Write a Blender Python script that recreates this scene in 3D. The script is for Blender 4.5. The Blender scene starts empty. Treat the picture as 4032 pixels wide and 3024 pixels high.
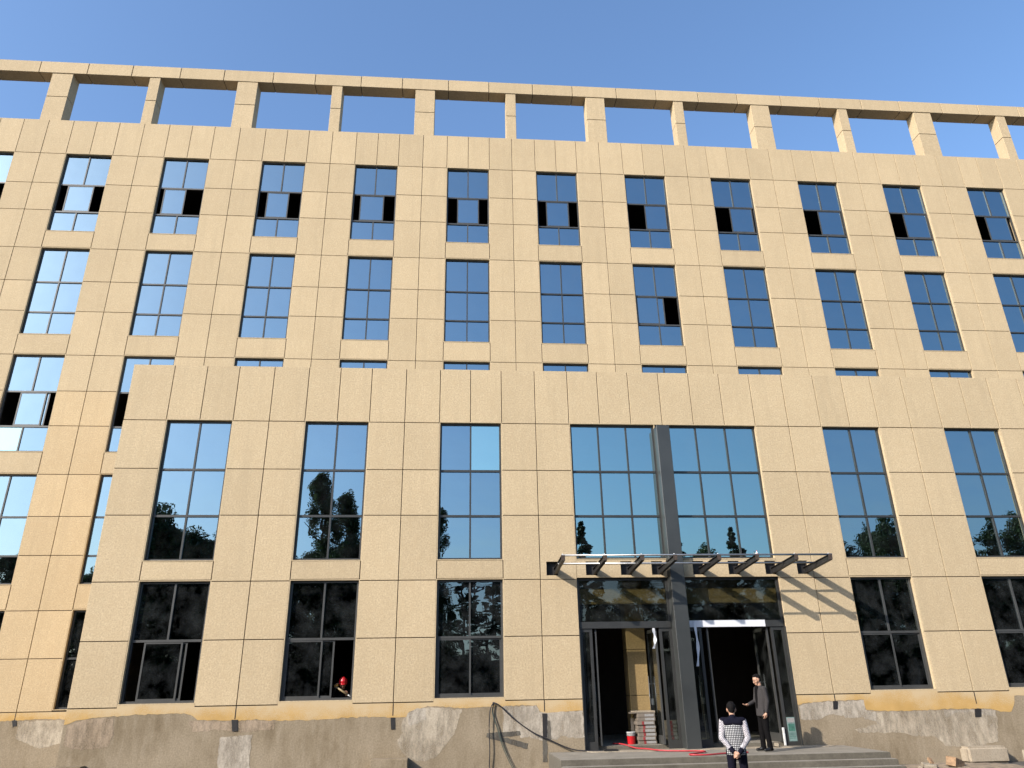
import bpy, bmesh, math, random
import numpy as np
from mathutils import Vector, Matrix
random.seed(7); RNG = np.random.default_rng(11)
scene = bpy.context.scene
COL = scene.collection
R_ = math.radians

# ------------------------------------------------------------------ camera
F_PX, PITCH, ROLL, YAW = 2903.295, 0.390927, 0.018057, -0.085303     # pixels of the 4032 px wide photograph, radians
CAMZ = 2.0                                                            # phone held up above the ground
def _rot():
    cp, sp, cr, sr, cy, sy = (math.cos(PITCH), math.sin(PITCH), math.cos(ROLL), math.sin(ROLL), math.cos(YAW), math.sin(YAW))
    Rx = Matrix(((1, 0, 0), (0, cp, -sp), (0, sp, cp)))
    Rz = Matrix(((cy, -sy, 0), (sy, cy, 0), (0, 0, 1)))
    Rr = Matrix(((cr, 0, sr), (0, 1, 0), (-sr, 0, cr)))
    return Rz @ Rx @ Rr
RC = _rot()
cam = bpy.data.cameras.new('camera'); cam_o = bpy.data.objects.new('camera', cam); COL.objects.link(cam_o)
rt, fw, up = RC @ Vector((1, 0, 0)), RC @ Vector((0, 1, 0)), RC @ Vector((0, 0, 1))
cam_o.matrix_world = Matrix(((rt.x, up.x, -fw.x, 0), (rt.y, up.y, -fw.y, 0), (rt.z, up.z, -fw.z, CAMZ), (0, 0, 0, 1)))
cam.sensor_width = 36.0; cam.lens = F_PX / 4032 * 36.0; cam.clip_start = 0.1; cam.clip_end = 3000
scene.camera = cam_o
scene.render.resolution_x = 1024; scene.render.resolution_y = 768

# ------------------------------------------------------------------ sky, sun, exposure
SUN = Vector((-2.09, -1.48, 1.42)).normalized()                       # towards the sun, from the bracket shadows
SUN_EL = math.asin(SUN.z); SUN_AZ = math.atan2(SUN.x, SUN.y)
world = bpy.data.worlds.new('World'); scene.world = world; world.use_nodes = True
wn = world.node_tree.nodes; wl = world.node_tree.links
sky = wn.new('ShaderNodeTexSky'); sky.sky_type = 'NISHITA'; sky.sun_disc = False
sky.sun_elevation = SUN_EL; sky.sun_rotation = SUN_AZ
sky.altitude = 0; sky.air_density = 1.2; sky.dust_density = 2.3; sky.ozone_density = 5.6
bg = wn['Background']; bg.inputs['Strength'].default_value = 0.15
wl.new(sky.outputs['Color'], bg.inputs['Color'])
sl = bpy.data.lights.new('sun', 'SUN'); sl.energy = 3.9; sl.angle = R_(0.55); sl.color = (1.0, 0.925, 0.825)
so = bpy.data.objects.new('sun', sl); COL.objects.link(so)
so.rotation_euler = SUN.to_track_quat('Z', 'Y').to_euler(); so.location = SUN * 60
vs = scene.view_settings
vs.view_transform = 'Standard'; vs.look = 'None'; vs.gamma = 1.0; vs.use_curve_mapping = False; vs.exposure = 0.92

# ------------------------------------------------------------------ materials
MATS = {}
K = .76                                                # overall albedo level of the sunlit finishes
def kk(c): return tuple(x * K for x in c)
def new_mat(name):
    m = bpy.data.materials.new(name); m.use_nodes = True; MATS[name] = m
    nt = m.node_tree; return m, nt.nodes, nt.links, nt.nodes['Principled BSDF']
def N(nodes, t, **kw):
    n = nodes.new(t)
    for k, v in kw.items(): setattr(n, k, v)
    return n
def pos(nodes): return nodes.new('ShaderNodeNewGeometry').outputs['Position']
def noise(nodes, links, vec, scale, detail=3, rough=.55):
    n = nodes.new('ShaderNodeTexNoise'); n.inputs['Scale'].default_value = scale
    n.inputs['Detail'].default_value = detail; n.inputs['Roughness'].default_value = rough
    links.new(vec, n.inputs['Vector']); return n.outputs['Fac']
def mapped(nodes, links, vec, sc):
    n = nodes.new('ShaderNodeVectorMath'); n.operation = 'MULTIPLY'; n.inputs[1].default_value = sc
    links.new(vec, n.inputs[0]); return n.outputs[0]
def ramp(nodes, links, fac, stops):
    n = nodes.new('ShaderNodeValToRGB'); e = n.color_ramp.elements
    while len(e) < len(stops): e.new(0.5)
    for el, (p, c) in zip(e, stops): el.position = p; el.color = (*c, 1) if len(c) == 3 else c
    links.new(fac, n.inputs['Fac']); return n.outputs['Color']
def mix(nodes, links, fac, a, b, mode='MIX'):
    n = nodes.new('ShaderNodeMix'); n.data_type = 'RGBA'; n.blend_type = mode
    for s, v in ((n.inputs[0], fac), (n.inputs[6], a), (n.inputs[7], b)):
        if isinstance(v, (int, float)): s.default_value = v
        elif isinstance(v, tuple): s.default_value = (*v, 1)
        else: links.new(v, s)
    return n.outputs[2]
def math_n(nodes, links, op, a, b=0.0, clamp=False):
    n = nodes.new('ShaderNodeMath'); n.operation = op; n.use_clamp = clamp
    for s, v in ((n.inputs[0], a), (n.inputs[1], b)):
        if isinstance(v, (int, float)): s.default_value = v
        else: links.new(v, s)
    return n.outputs[0]
def bump(nodes, links, bsdf, h, dist, strength=1.0):
    n = nodes.new('ShaderNodeBump'); n.inputs['Distance'].default_value = dist; n.inputs['Strength'].default_value = strength
    links.new(h, n.inputs['Height']); links.new(n.outputs[0], bsdf.inputs['Normal']); return n.outputs[0]

def stone_mat(name, base, warm):
    base, warm = kk(base), kk(warm)
    m, n, l, b = new_mat(name); p = pos(n)
    fine = noise(n, l, p, 24, 4, .7); mid = noise(n, l, p, 7, 5, .65); big = noise(n, l, p, .7, 3, .5)
    oi = n.new('ShaderNodeObjectInfo')
    d = tuple(c * .66 for c in base); u = tuple(min(1, c * 1.3) for c in base)
    c1 = ramp(n, l, fine, [(.34, d), (.5, base), (.66, u)])
    c2 = mix(n, l, ramp(n, l, mid, [(.42, (0, 0, 0)), (.62, (.45, .45, .45))]), c1, warm)
    c3 = mix(n, l, .35, c2, ramp(n, l, big, [(.3, tuple(c * .90 for c in base)), (.7, tuple(min(1, c * 1.08) for c in base))]))
    tone = math_n(n, l, 'MULTIPLY_ADD', oi.outputs['Random'], .10); n_ = tone.node; n_.inputs[2].default_value = .95
    st_ = noise(n, l, mapped(n, l, p, (3.0, 3.0, .22)), 1.5, 5, .6)          # faint run-off streaks
    c3 = mix(n, l, ramp(n, l, st_, [(.50, (0, 0, 0)), (.72, (.35, .35, .35))]), c3, tuple(x * .80 for x in base))
    hsv = n.new('ShaderNodeHueSaturation'); l.new(c3, hsv.inputs['Color']); l.new(tone, hsv.inputs['Value'])
    l.new(hsv.outputs[0], b.inputs['Base Color'])
    b.inputs['Roughness'].default_value = .88; b.inputs['Specular IOR Level'].default_value = .25
    h = math_n(n, l, 'ADD', math_n(n, l, 'MULTIPLY', fine, .5), mid)
    bump(n, l, b, h, .006)
    return m
STONE = stone_mat('stone_coat', (.548, .428, .268), (.488, .366, .216))
STONE_W = stone_mat('stone_coat_warm', (.56, .422, .250), (.50, .36, .20))

def flat(name, col, rough=.7, metal=0., var=.12, scale=6., spec=.4):
    col = kk(col)
    m, n, l, b = new_mat(name); p = pos(n)
    f = noise(n, l, p, scale, 4)
    l.new(ramp(n, l, f, [(.3, tuple(c * (1 - var) for c in col)), (.7, tuple(min(1, c * (1 + var)) for c in col))]), b.inputs['Base Color'])
    b.inputs['Roughness'].default_value = rough; b.inputs['Metallic'].default_value = metal
    b.inputs['Specular IOR Level'].default_value = spec
    return m
JOINT = flat('joint_dark', (.045, .032, .024), .9)
INTERIOR = flat('interior_plaster', (.16, .15, .135), .9, scale=1.5)
FRAME = flat('frame_aluminium', (.036, .036, .034), .42, .0, .15, 3., .5)
SASH = flat('sash_aluminium', (.058, .058, .055), .42, .0, .15, 3., .5)
CLAD = flat('column_cladding', (.042, .045, .044), .38, .0, .18, 1.3, .5)
STEEL = flat('bracket_steel', (.030, .028, .027), .5, .3, .3, 9.)
RUST = flat('rusty_plate', (.060, .042, .032), .8, 0, .4, 25.)
ROD = flat('galvanised_rod', (.42, .42, .42), .35, .8, .1, 4.)
TAPE = flat('black_tape', (.018, .016, .016), .7)
CABLE = flat('cable_black', (.022, .020, .022), .55)
CABLE_G = flat('cable_green', (.055, .075, .065), .55)
HOSE = flat('red_hose', (.46, .035, .045), .45, 0, .12, 12.)
FILM = flat('white_film', (.78, .79, .82), .45, 0, .05, 5.)
RED = flat('red_plastic', (.55, .012, .018), .3, 0, .1, 5., .5)
WHITE = flat('white_plastic', (.72, .72, .70), .5)
CARTON = flat('carton_grey', (.20, .165, .13), .85, 0, .2, 9.)
CARTON_R = flat('carton_red', (.26, .035, .035), .75, 0, .2, 9.)
LABEL = flat('carton_label', (.30, .29, .28), .8, 0, .15, 30.)
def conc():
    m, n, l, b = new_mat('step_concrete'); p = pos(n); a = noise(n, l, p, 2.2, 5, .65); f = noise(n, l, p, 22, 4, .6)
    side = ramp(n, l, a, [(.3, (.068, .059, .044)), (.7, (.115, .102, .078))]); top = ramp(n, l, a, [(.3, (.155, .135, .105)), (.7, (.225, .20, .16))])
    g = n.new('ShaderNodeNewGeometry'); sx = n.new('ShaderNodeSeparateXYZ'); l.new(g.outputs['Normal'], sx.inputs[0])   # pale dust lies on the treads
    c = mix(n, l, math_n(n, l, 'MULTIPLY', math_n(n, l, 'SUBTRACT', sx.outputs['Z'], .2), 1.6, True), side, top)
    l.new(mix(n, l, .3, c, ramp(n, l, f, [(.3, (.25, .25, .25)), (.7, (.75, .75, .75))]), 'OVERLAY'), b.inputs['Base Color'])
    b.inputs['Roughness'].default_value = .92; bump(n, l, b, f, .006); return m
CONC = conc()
BRICKM = flat('fired_brick', (.33, .21, .12), .9, 0, .3, 14.)
RUBM = flat('broken_concrete', (.33, .28, .21), .9, 0, .25, 14.)
ALU = flat('silver_lock', (.45, .45, .44), .35, .7)
NOTICE = flat('notice_paper', (.17, .25, .235), .55, 0, .25, 9.)
NOTICE2 = flat('notice_green', (.06, .17, .13), .55, 0, .3, 12.)
SKIN = flat('skin', (.50, .285, .19), .55, 0, .08, 20.)
SKIN_D = flat('skin_tanned', (.30, .155, .095), .6, 0, .1, 20.)
HAIR = flat('black_hair', (.007, .006, .006), .8, 0, .3, 60., .12)
BLAZER = flat('grey_blazer', (.050, .046, .046), .95, 0, .18, 60., .08)
BLACKC = flat('black_cloth', (.007, .0065, .007), .95, 0, .2, 40., .06)
NAVY = flat('navy_cloth', (.009, .009, .017), .95, 0, .2, 40., .06)
SHOE = flat('black_leather', (.010, .010, .010), .35)
GLASSF = flat('spectacle_frame', (.02, .012, .012), .3)
YELLOW = flat('yellow_glove', (.60, .33, .05), .6)
WOODC = flat('gun_barrel', (.36, .27, .14), .5)
BARK = flat('bark', (.10, .08, .06), .9, 0, .3, 6.)
SOIL = flat('dry_soil', (.26, .20, .14), .95, 0, .3, 5.)
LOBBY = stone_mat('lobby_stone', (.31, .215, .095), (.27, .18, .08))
POLE = flat('pole_concrete', (.33, .31, .29), .9)

def brush(a, b_, c, name, streak=.5, cover=0.):
    a, b_, c = kk(a), kk(b_), kk(c)
    m, n, l, b = new_mat(name); p = pos(n)
    v = mapped(n, l, p, (3.2, 3.2, .75)); s = noise(n, l, v, 1.6, 6, .62)
    w = noise(n, l, mapped(n, l, p, (9, 9, 1.2)), 2.2, 4, .6); g = noise(n, l, p, .55, 4, .6); f = noise(n, l, p, 26, 3, .6)
    c1 = ramp(n, l, s, [(.34, a), (.5, b_), (.66, c)])
    c2 = mix(n, l, ramp(n, l, g, [(.40, (0, 0, 0)), (.62, (.8, .8, .8))]), c1, tuple(x * 1.13 for x in c))
    c3 = mix(n, l, ramp(n, l, w, [(.56, (0, 0, 0)), (.70, (streak, streak, streak))]), c2, tuple(min(1, x * 1.22) for x in c))
    c4 = mix(n, l, .35, c3, ramp(n, l, f, [(.3, (.25, .25, .25)), (.7, (.75, .75, .75))]), 'OVERLAY')
    l.new(c4, b.inputs['Base Color']); b.inputs['Roughness'].default_value = .93; b.inputs['Specular IOR Level'].default_value = .2
    bump(n, l, b, math_n(n, l, 'ADD', s, math_n(n, l, 'MULTIPLY', f, .4)), .006)
    if cover:                                          # thin trowelled or brushed coat: bare patches show through
        k = noise(n, l, mapped(n, l, p, (4.5, 4.5, 1.7)), 1.1, 6, .68)
        t = n.new('ShaderNodeBsdfTransparent'); mx = n.new('ShaderNodeMixShader')
        l.new(ramp(n, l, k, [(cover - .22, (.12, .12, .12)), (cover + .12, (1, 1, 1))]), mx.inputs[0])
        l.new(t.outputs[0], mx.inputs[1]); l.new(b.outputs[0], mx.inputs[2]); l.new(mx.outputs[0], n['Material Output'].inputs['Surface'])
    return m
RENDERW = brush((.195, .149, .093), (.246, .193, .126), (.298, .241, .168), 'cement_render', .22)
SKIM = brush((.34, .275, .195), (.395, .33, .245), (.45, .385, .295), 'skim_coat', .25, .47)
SKIM_W = brush((.35, .295, .225), (.40, .345, .275), (.455, .40, .325), 'skim_coat_white', .35, .46)
SKIM_P = brush((.30, .225, .15), (.345, .265, .185), (.385, .30, .215), 'skim_coat_pink', .2, .47)
SKIM_S = brush((.29, .23, .16), (.335, .275, .20), (.385, .325, .245), 'skim_solid', .3)
MARK = brush((.035, .032, .030), (.075, .068, .058), (.15, .135, .11), 'black_paint_mark', .1, .42)

def primer():
    m, n, l, b = new_mat('primer_coat'); p = pos(n)
    sx = n.new('ShaderNodeSeparateXYZ'); l.new(p, sx.inputs[0])
    h = math_n(n, l, 'MULTIPLY', math_n(n, l, 'SUBTRACT', sx.outputs['Z'], 1.33), 2.6)
    f = noise(n, l, p, 40, 3, .7); g = noise(n, l, p, 1.1, 4, .6)
    t = math_n(n, l, 'ADD', h, math_n(n, l, 'MULTIPLY', math_n(n, l, 'SUBTRACT', f, .5), 2.4))
    t = math_n(n, l, 'ADD', t, math_n(n, l, 'MULTIPLY', math_n(n, l, 'SUBTRACT', g, .5), 3.0), True)
    y = ramp(n, l, noise(n, l, p, 3, 3), [(.3, (.36, .225, .078)), (.7, (.425, .27, .10))])
    l.new(mix(n, l, t, y, (.43, .327, .195)), b.inputs['Base Color'])
    b.inputs['Roughness'].default_value = .9; b.inputs['Specular IOR Level'].default_value = .2
    bump(n, l, b, f, .004); return m
PRIMER = primer()

def glass(name, refl, trans, fac, wave=.0035, dust=.03):
    m, n, l, b = new_mat(name); out = n['Material Output']; n.remove(b)
    p = pos(n); oi = n.new('ShaderNodeObjectInfo')
    off = n.new('ShaderNodeVectorMath'); off.operation = 'ADD'
    cx = n.new('ShaderNodeCombineXYZ'); l.new(math_n(n, l, 'MULTIPLY', oi.outputs['Random'], 40.), cx.inputs[1])
    l.new(p, off.inputs[0]); l.new(cx.outputs[0], off.inputs[1])
    w = noise(n, l, mapped(n, l, off.outputs[0], (1.0, 1.0, 1.6)), .95, 1.5, .4)
    bp = n.new('ShaderNodeBump'); bp.inputs['Distance'].default_value = wave; l.new(w, bp.inputs['Height'])
    g = n.new('ShaderNodeBsdfGlossy'); g.inputs['Color'].default_value = (*refl, 1); g.inputs['Roughness'].default_value = 0.0
    l.new(bp.outputs[0], g.inputs['Normal'])
    t = n.new('ShaderNodeBsdfTransparent'); t.inputs['Color'].default_value = (*trans, 1)
    lw = n.new('ShaderNodeLayerWeight'); lw.inputs['Blend'].default_value = .5
    f = math_n(n, l, 'ADD', math_n(n, l, 'MULTIPLY', math_n(n, l, 'POWER', lw.outputs['Facing'], 4.0), .9), fac + .03, True)
    mx = n.new('ShaderNodeMixShader'); l.new(f, mx.inputs[0]); l.new(t.outputs[0], mx.inputs[1]); l.new(g.outputs[0], mx.inputs[2])
    df = n.new('ShaderNodeBsdfDiffuse'); df.inputs['Color'].default_value = (.20, .215, .22, 1)
    dn = noise(n, l, off.outputs[0], 2.2, 5, .65); spk = noise(n, l, off.outputs[0], 30, 2, .6)
    dd = math_n(n, l, 'MULTIPLY', ramp(n, l, dn, [(.4, (0, 0, 0)), (.75, (1, 1, 1))]), dust)
    dd = math_n(n, l, 'ADD', dd, math_n(n, l, 'MULTIPLY', ramp(n, l, spk, [(.74, (0, 0, 0)), (.78, (1, 1, 1))]), dust * 3))
    mx2 = n.new('ShaderNodeMixShader'); l.new(dd, mx2.inputs[0]); l.new(mx.outputs[0], mx2.inputs[1]); l.new(df.outputs[0], mx2.inputs[2])
    l.new(mx2.outputs[0], out.inputs['Surface']); return m
GL = glass('tinted_glass', (.68, .90, 1.0), (.22, .24, .25), .33, .005)
GL_C = glass('cyan_glass', (.72, 1.0, .95), (.22, .26, .26), .52)
GL_T = glass('teal_glass', (.70, .98, 1.0), (.25, .29, .29), .38, .0015)
GL_D = glass('dark_glass', (.60, .76, .86), (.20, .22, .24), .21, .005, .085)
GL_L = glass('clear_door_glass', (.9, .95, 1.0), (.70, .72, .68), .03, .002, .06)

def checks():
    m, n, l, b = new_mat('checked_cloth'); tc = n.new('ShaderNodeTexCoord')
    sx = n.new('ShaderNodeSeparateXYZ'); l.new(tc.outputs['Object'], sx.inputs[0])
    def tri(o):
        s = math_n(n, l, 'SINE', math_n(n, l, 'MULTIPLY', o, 2 * math.pi / .030))
        return math_n(n, l, 'GREATER_THAN', s, .02)
    a = tri(sx.outputs['X']); c = tri(sx.outputs['Z'])
    both = math_n(n, l, 'MULTIPLY', a, c); any_ = math_n(n, l, 'ADD', a, c)
    v = math_n(n, l, 'ADD', math_n(n, l, 'MULTIPLY', any_, .075), math_n(n, l, 'MULTIPLY', both, .42))
    cx = n.new('ShaderNodeCombineXYZ')
    for i in range(3): l.new(v, cx.inputs[i])
    l.new(mix(n, l, .12, cx.outputs[0], (.03, .03, .06)), b.inputs['Base Color']); b.inputs['Roughness'].default_value = .85; return m
CHECK = checks()
def small_checks():
    m, n, l, b = new_mat('fine_checked_cloth'); tc = n.new('ShaderNodeTexCoord')
    k = n.new('ShaderNodeTexChecker'); k.inputs['Scale'].default_value = 75
    k.inputs['Color1'].default_value = (.50, .47, .48, 1); k.inputs['Color2'].default_value = (.045, .04, .055, 1)
    l.new(tc.outputs['Object'], k.inputs['Vector']); l.new(k.outputs[0], b.inputs['Base Color']); b.inputs['Roughness'].default_value = .85; return m
CHECK2 = small_checks()

def leaf(name, a, c):
    m, n, l, b = new_mat(name); p = pos(n); f = noise(n, l, p, 1.3, 3)
    colr = ramp(n, l, f, [(.3, a), (.7, c)]); l.new(colr, b.inputs['Base Color']); b.inputs['Roughness'].default_value = .6
    tr = n.new('ShaderNodeBsdfTranslucent'); l.new(colr, tr.inputs['Color'])
    mx = n.new('ShaderNodeMixShader'); mx.inputs[0].default_value = .35
    l.new(b.outputs[0], mx.inputs[1]); l.new(tr.outputs[0], mx.inputs[2]); l.new(mx.outputs[0], n['Material Output'].inputs['Surface']); return m
LEAF = [leaf('leaf_dark', (.018, .035, .012), (.05, .085, .025)), leaf('leaf_mid', (.025, .045, .015), (.07, .10, .03)), leaf('needle', (.012, .03, .015), (.03, .06, .03))]
def ground_mat():
    m, n, l, b = new_mat('ground_dirt'); p = pos(n)
    a = noise(n, l, p, .35, 5); f = noise(n, l, p, 9, 5, .65)
    c = mix(n, l, .5, ramp(n, l, a, [(.3, (.05, .045, .040)), (.7, (.085, .078, .068))]), ramp(n, l, f, [(.3, (.04, .038, .034)), (.7, (.095, .085, .072))]))
    l.new(c, b.inputs['Base Color']); b.inputs['Roughness'].default_value = .95; bump(n, l, b, f, .03); return m
GROUND = ground_mat()

# ------------------------------------------------------------------ mesh helpers
class MB:
    def __init__(s): s.v = []; s.f = []
    def face(s, pts):
        i = len(s.v); s.v += [tuple(p) for p in pts]; s.f.append(tuple(range(i, i + len(pts))))
    def box(s, x0, x1, y0, y1, z0, z1):
        i = len(s.v)
        s.v += [(x0, y0, z0), (x1, y0, z0), (x1, y1, z0), (x0, y1, z0), (x0, y0, z1), (x1, y0, z1), (x1, y1, z1), (x0, y1, z1)]
        s.f += [tuple(i + k for k in q) for q in ((0, 3, 2, 1), (4, 5, 6, 7), (0, 1, 5, 4), (1, 2, 6, 5), (2, 3, 7, 6), (3, 0, 4, 7))]
        return s
    def bev(s, x0, x1, y0, y1, z0, z1, c=.006):      # box with a chamfered front (-Y) face
        i = len(s.v)
        s.v += [(x0, y1, z0), (x1, y1, z0), (x1, y1, z1), (x0, y1, z1), (x0, y0 + c, z0), (x1, y0 + c, z0), (x1, y0 + c, z1), (x0, y0 + c, z1),
                (x0 + c, y0, z0 + c), (x1 - c, y0, z0 + c), (x1 - c, y0, z1 - c), (x0 + c, y0, z1 - c)]
        q = [(3, 2, 1, 0), (8, 9, 10, 11)]
        for a in range(4):
            b = (a + 1) % 4; q += [(a, b, 4 + b, 4 + a), (4 + a, 4 + b, 8 + b, 8 + a)]
        s.f += [tuple(i + k for k in t) for t in q]; return s
    def cbox(s, x0, x1, y0, y1, z0, z1, c=.006):     # all edges parallel to Z chamfered
        pts = [(x0 + c, y0), (x1 - c, y0), (x1, y0 + c), (x1, y1 - c), (x1 - c, y1), (x0 + c, y1), (x0, y1 - c), (x0, y0 + c)]
        i = len(s.v); s.v += [(x, y, z0) for x, y in pts] + [(x, y, z1) for x, y in pts]
        s.f += [tuple(i + k for k in range(7, -1, -1)), tuple(i + 8 + k for k in range(8))]
        s.f += [(i + k, i + (k + 1) % 8, i + 8 + (k + 1) % 8, i + 8 + k) for k in range(8)]; return s
    def prism(s, poly, y0, y1):                       # polygon in XZ, extruded in Y (y0 in front)
        n = len(poly); i = len(s.v)
        a = sum(poly[k][0] * poly[(k + 1) % n][1] - poly[(k + 1) % n][0] * poly[k][1] for k in range(n))
        if a < 0: poly = poly[::-1]
        s.v += [(x, y0, z) for x, z in poly] + [(x, y1, z) for x, z in poly]
        s.f += [tuple(i + k for k in range(n)), tuple(i + n + k for k in range(n - 1, -1, -1))]
        s.f += [(i + k, i + n + k, i + n + (k + 1) % n, i + (k + 1) % n) for k in range(n)]; return s
    def tube(s, path, r, seg=8, caps=True):
        P = [Vector(p) for p in path]; n = len(P); i = len(s.v); ref = None
        rr = r if isinstance(r, (list, tuple)) else [r] * n
        for k in range(n):
            d = (P[min(k + 1, n - 1)] - P[max(k - 1, 0)]).normalized()
            if ref is None: ref = Vector((0, 0, 1)) if abs(d.z) < .9 else Vector((1, 0, 0))
            a = d.cross(ref).normalized(); b = d.cross(a).normalized(); ref = -b if False else ref
            for t in range(seg):
                w = 2 * math.pi * t / seg; s.v.append(tuple(P[k] + (a * math.cos(w) + b * math.sin(w)) * rr[k]))
        for k in range(n - 1):
            for t in range(seg):
                q = (i + k * seg + t, i + k * seg + (t + 1) % seg, i + (k + 1) * seg + (t + 1) % seg, i + (k + 1) * seg + t); s.f.append(q[::-1])
        if caps: s.f.append(tuple(i + t for t in range(seg))); s.f.append(tuple(i + (n - 1) * seg + t for t in range(seg - 1, -1, -1)))
        return s
    def lathe(s, c, prof, seg=20):                    # prof: (r, z)
        i = len(s.v); n = len(prof)
        for r, z in prof:
            for t in range(seg): w = 2 * math.pi * t / seg; s.v.append((c[0] + r * math.cos(w), c[1] + r * math.sin(w), c[2] + z))
        for k in range(n - 1):
            for t in range(seg): s.f.append((i + k * seg + t, i + k * seg + (t + 1) % seg, i + (k + 1) * seg + (t + 1) % seg, i + (k + 1) * seg + t))
        s.f.append(tuple(i + t for t in range(seg - 1, -1, -1))); s.f.append(tuple(i + (n - 1) * seg + t for t in range(seg))); return s
    def grid(s, xs, zs, solid, y0, y1):               # wall slab in XZ with holes; solid(i, j) per cell
        nx, nz = len(xs) - 1, len(zs) - 1
        S = lambda i, j: 0 <= i < nx and 0 <= j < nz and solid(i, j)
        for i in range(nx):
            for j in range(nz):
                if not S(i, j): continue
                a, b, c, d = xs[i], xs[i + 1], zs[j], zs[j + 1]
                s.face([(a, y0, c), (b, y0, c), (b, y0, d), (a, y0, d)]); s.face([(a, y1, d), (b, y1, d), (b, y1, c), (a, y1, c)])
                if not S(i - 1, j): s.face([(a, y1, c), (a, y0, c), (a, y0, d), (a, y1, d)])
                if not S(i + 1, j): s.face([(b, y0, c), (b, y1, c), (b, y1, d), (b, y0, d)])
                if not S(i, j - 1): s.face([(a, y1, c), (b, y1, c), (b, y0, c), (a, y0, c)])
                if not S(i, j + 1): s.face([(a, y0, d), (b, y0, d), (b, y1, d), (a, y1, d)])
        return s

WORLD_AT = {}
def link(o, parent, at):
    COL.objects.link(o); WORLD_AT[o] = Vector(at)
    o.location = at
    if parent is not None:
        o.parent = parent; o.location = Vector(at) - WORLD_AT[parent]
    return o
def obj(name, mb, mat, parent=None, origin=None, smooth=False):
    v = np.array(mb.v, dtype=float)
    if origin is None:
        lo, hi = v.min(0), v.max(0); origin = ((lo + hi) / 2); 
        if parent is None: origin[2] = lo[2]
    origin = np.array(origin, dtype=float)
    me = bpy.data.meshes.new(name); me.from_pydata([tuple(p) for p in (v - origin)], [], mb.f)
    me.materials.append(mat)
    if smooth: me.polygons.foreach_set('use_smooth', [True] * len(me.polygons))
    me.update()
    return link(bpy.data.objects.new(name, me), parent, tuple(origin))
def empty(name, at):
    o = bpy.data.objects.new(name, None); o.empty_display_size = .2; return link(o, None, at)
def tag(o, label=None, cat=None, group=None, kind=None):
    if label: o['label'] = label
    if cat: o['category'] = cat
    if group: o['group'] = group
    if kind: o['kind'] = kind
    return o
def soften(o, w=.008, seg=1):
    bm = bmesh.new(); bm.from_mesh(o.data)
    bmesh.ops.remove_doubles(bm, verts=bm.verts, dist=1e-5)
    ed = [e for e in bm.edges if len(e.link_faces) == 2 and e.calc_face_angle(0) > .6]
    bmesh.ops.bevel(bm, geom=ed, offset=w, segments=seg, affect='EDGES', clamp_overlap=True)
    bm.to_mesh(o.data); bm.free(); return o

# photograph pixels -> rays (the photograph is 4032 x 3024)
ZM = 1344 / 2212
CROP = dict(A=(0, 1600), B=(1344, 1600), C=(2688, 1600), D=(0, 2224), E=(1344, 2224), F=(2688, 2224))
def ray(u, v): return RC @ Vector(((u - 2016) / F_PX, 1, -(v - 1512) / F_PX))
def on_y(u, v, Y):
    d = ray(u, v); return d.x * Y / d.y, d.z * Y / d.y + CAMZ
def wall_pts(crop, pts, Y):
    o = CROP[crop]; return [on_y(o[0] + x * ZM, o[1] + y * ZM, Y) for x, y in pts]

# ------------------------------------------------------------------ measured grid (metres)
YF, YB = 20.5, 25.625
Z0 = CAMZ
fx = {'c0': -9.319, 'W1l': -8.143, 'W1m': -7.215, 'W1r': -6.291, 'm12': -5.278, 'W2l': -4.272, 'W2m': -3.35, 'W2r': -2.427, 'm23': -1.408, 'W3l': -.397, 'W3m': .51,
      'W3r': 1.43, 'm34': 2.436, 'DL': 3.434, 'D1': 4.355, 'D2': 5.307, 'D3': 6.261, 'D4': 7.221, 'D5': 8.183, 'DR': 9.144, 'm45': 10.182, 'W5l': 11.206,
      'W5m': 12.13, 'W5r': 13.07, 'm56': 14.095, 'W6l': 15.116, 'W6m': 16.05, 'W6r': 16.987, 'm67': 18.015, 'W7l': 19.03, 'W7m': 19.96, 'W7r': 20.90, 'end': 21.9}
H = [z + Z0 for z in (8.927, 7.214, 5.791, 4.484, 2.725, 1.259, -.295)]
bl = [-19.79, -15.958, -12.081, -8.122, -4.295, -.425, 3.365, 7.215, 11.042, 14.990, 18.897, 22.859, 26.73]
br = [-17.936, -14.108, -10.227, -6.303, -2.475, 1.389, 5.185, 9.064, 12.900, 16.864, 20.769, 24.700, 28.57]
bm_ = [-20.78, -16.947, -13.107, -9.181, -5.315, -1.450, 2.365, 6.207, 10.067, 13.927, 17.898, 21.812, 25.73, 29.57]
G = [z + Z0 for z in (22.224, 20.510, 19.047, 17.755, 16.018, 14.565, 13.276, 11.488, 10.078, 8.764, 7.011, 5.560, 4.272, 2.528, 1.086, -.436)]
B_SILL = [z + Z0 for z in (16.79, 12.31, 7.80, 3.33, -.40)]
F_SILL1, F_SILL0 = 3.25 + Z0, -.232 + Z0
PLAT = -1.511 + Z0                    # platform level
FLOOR = PLAT + .09                    # inside floor
HEAD = .035

# ------------------------------------------------------------------ setting
gm = MB(); gm.face([(-1500, -1500, 0), (1500, -1500, 0), (1500, 1500, 0), (-1500, 1500, 0)])
tag(obj('ground', gm, GROUND), kind='structure')

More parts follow.
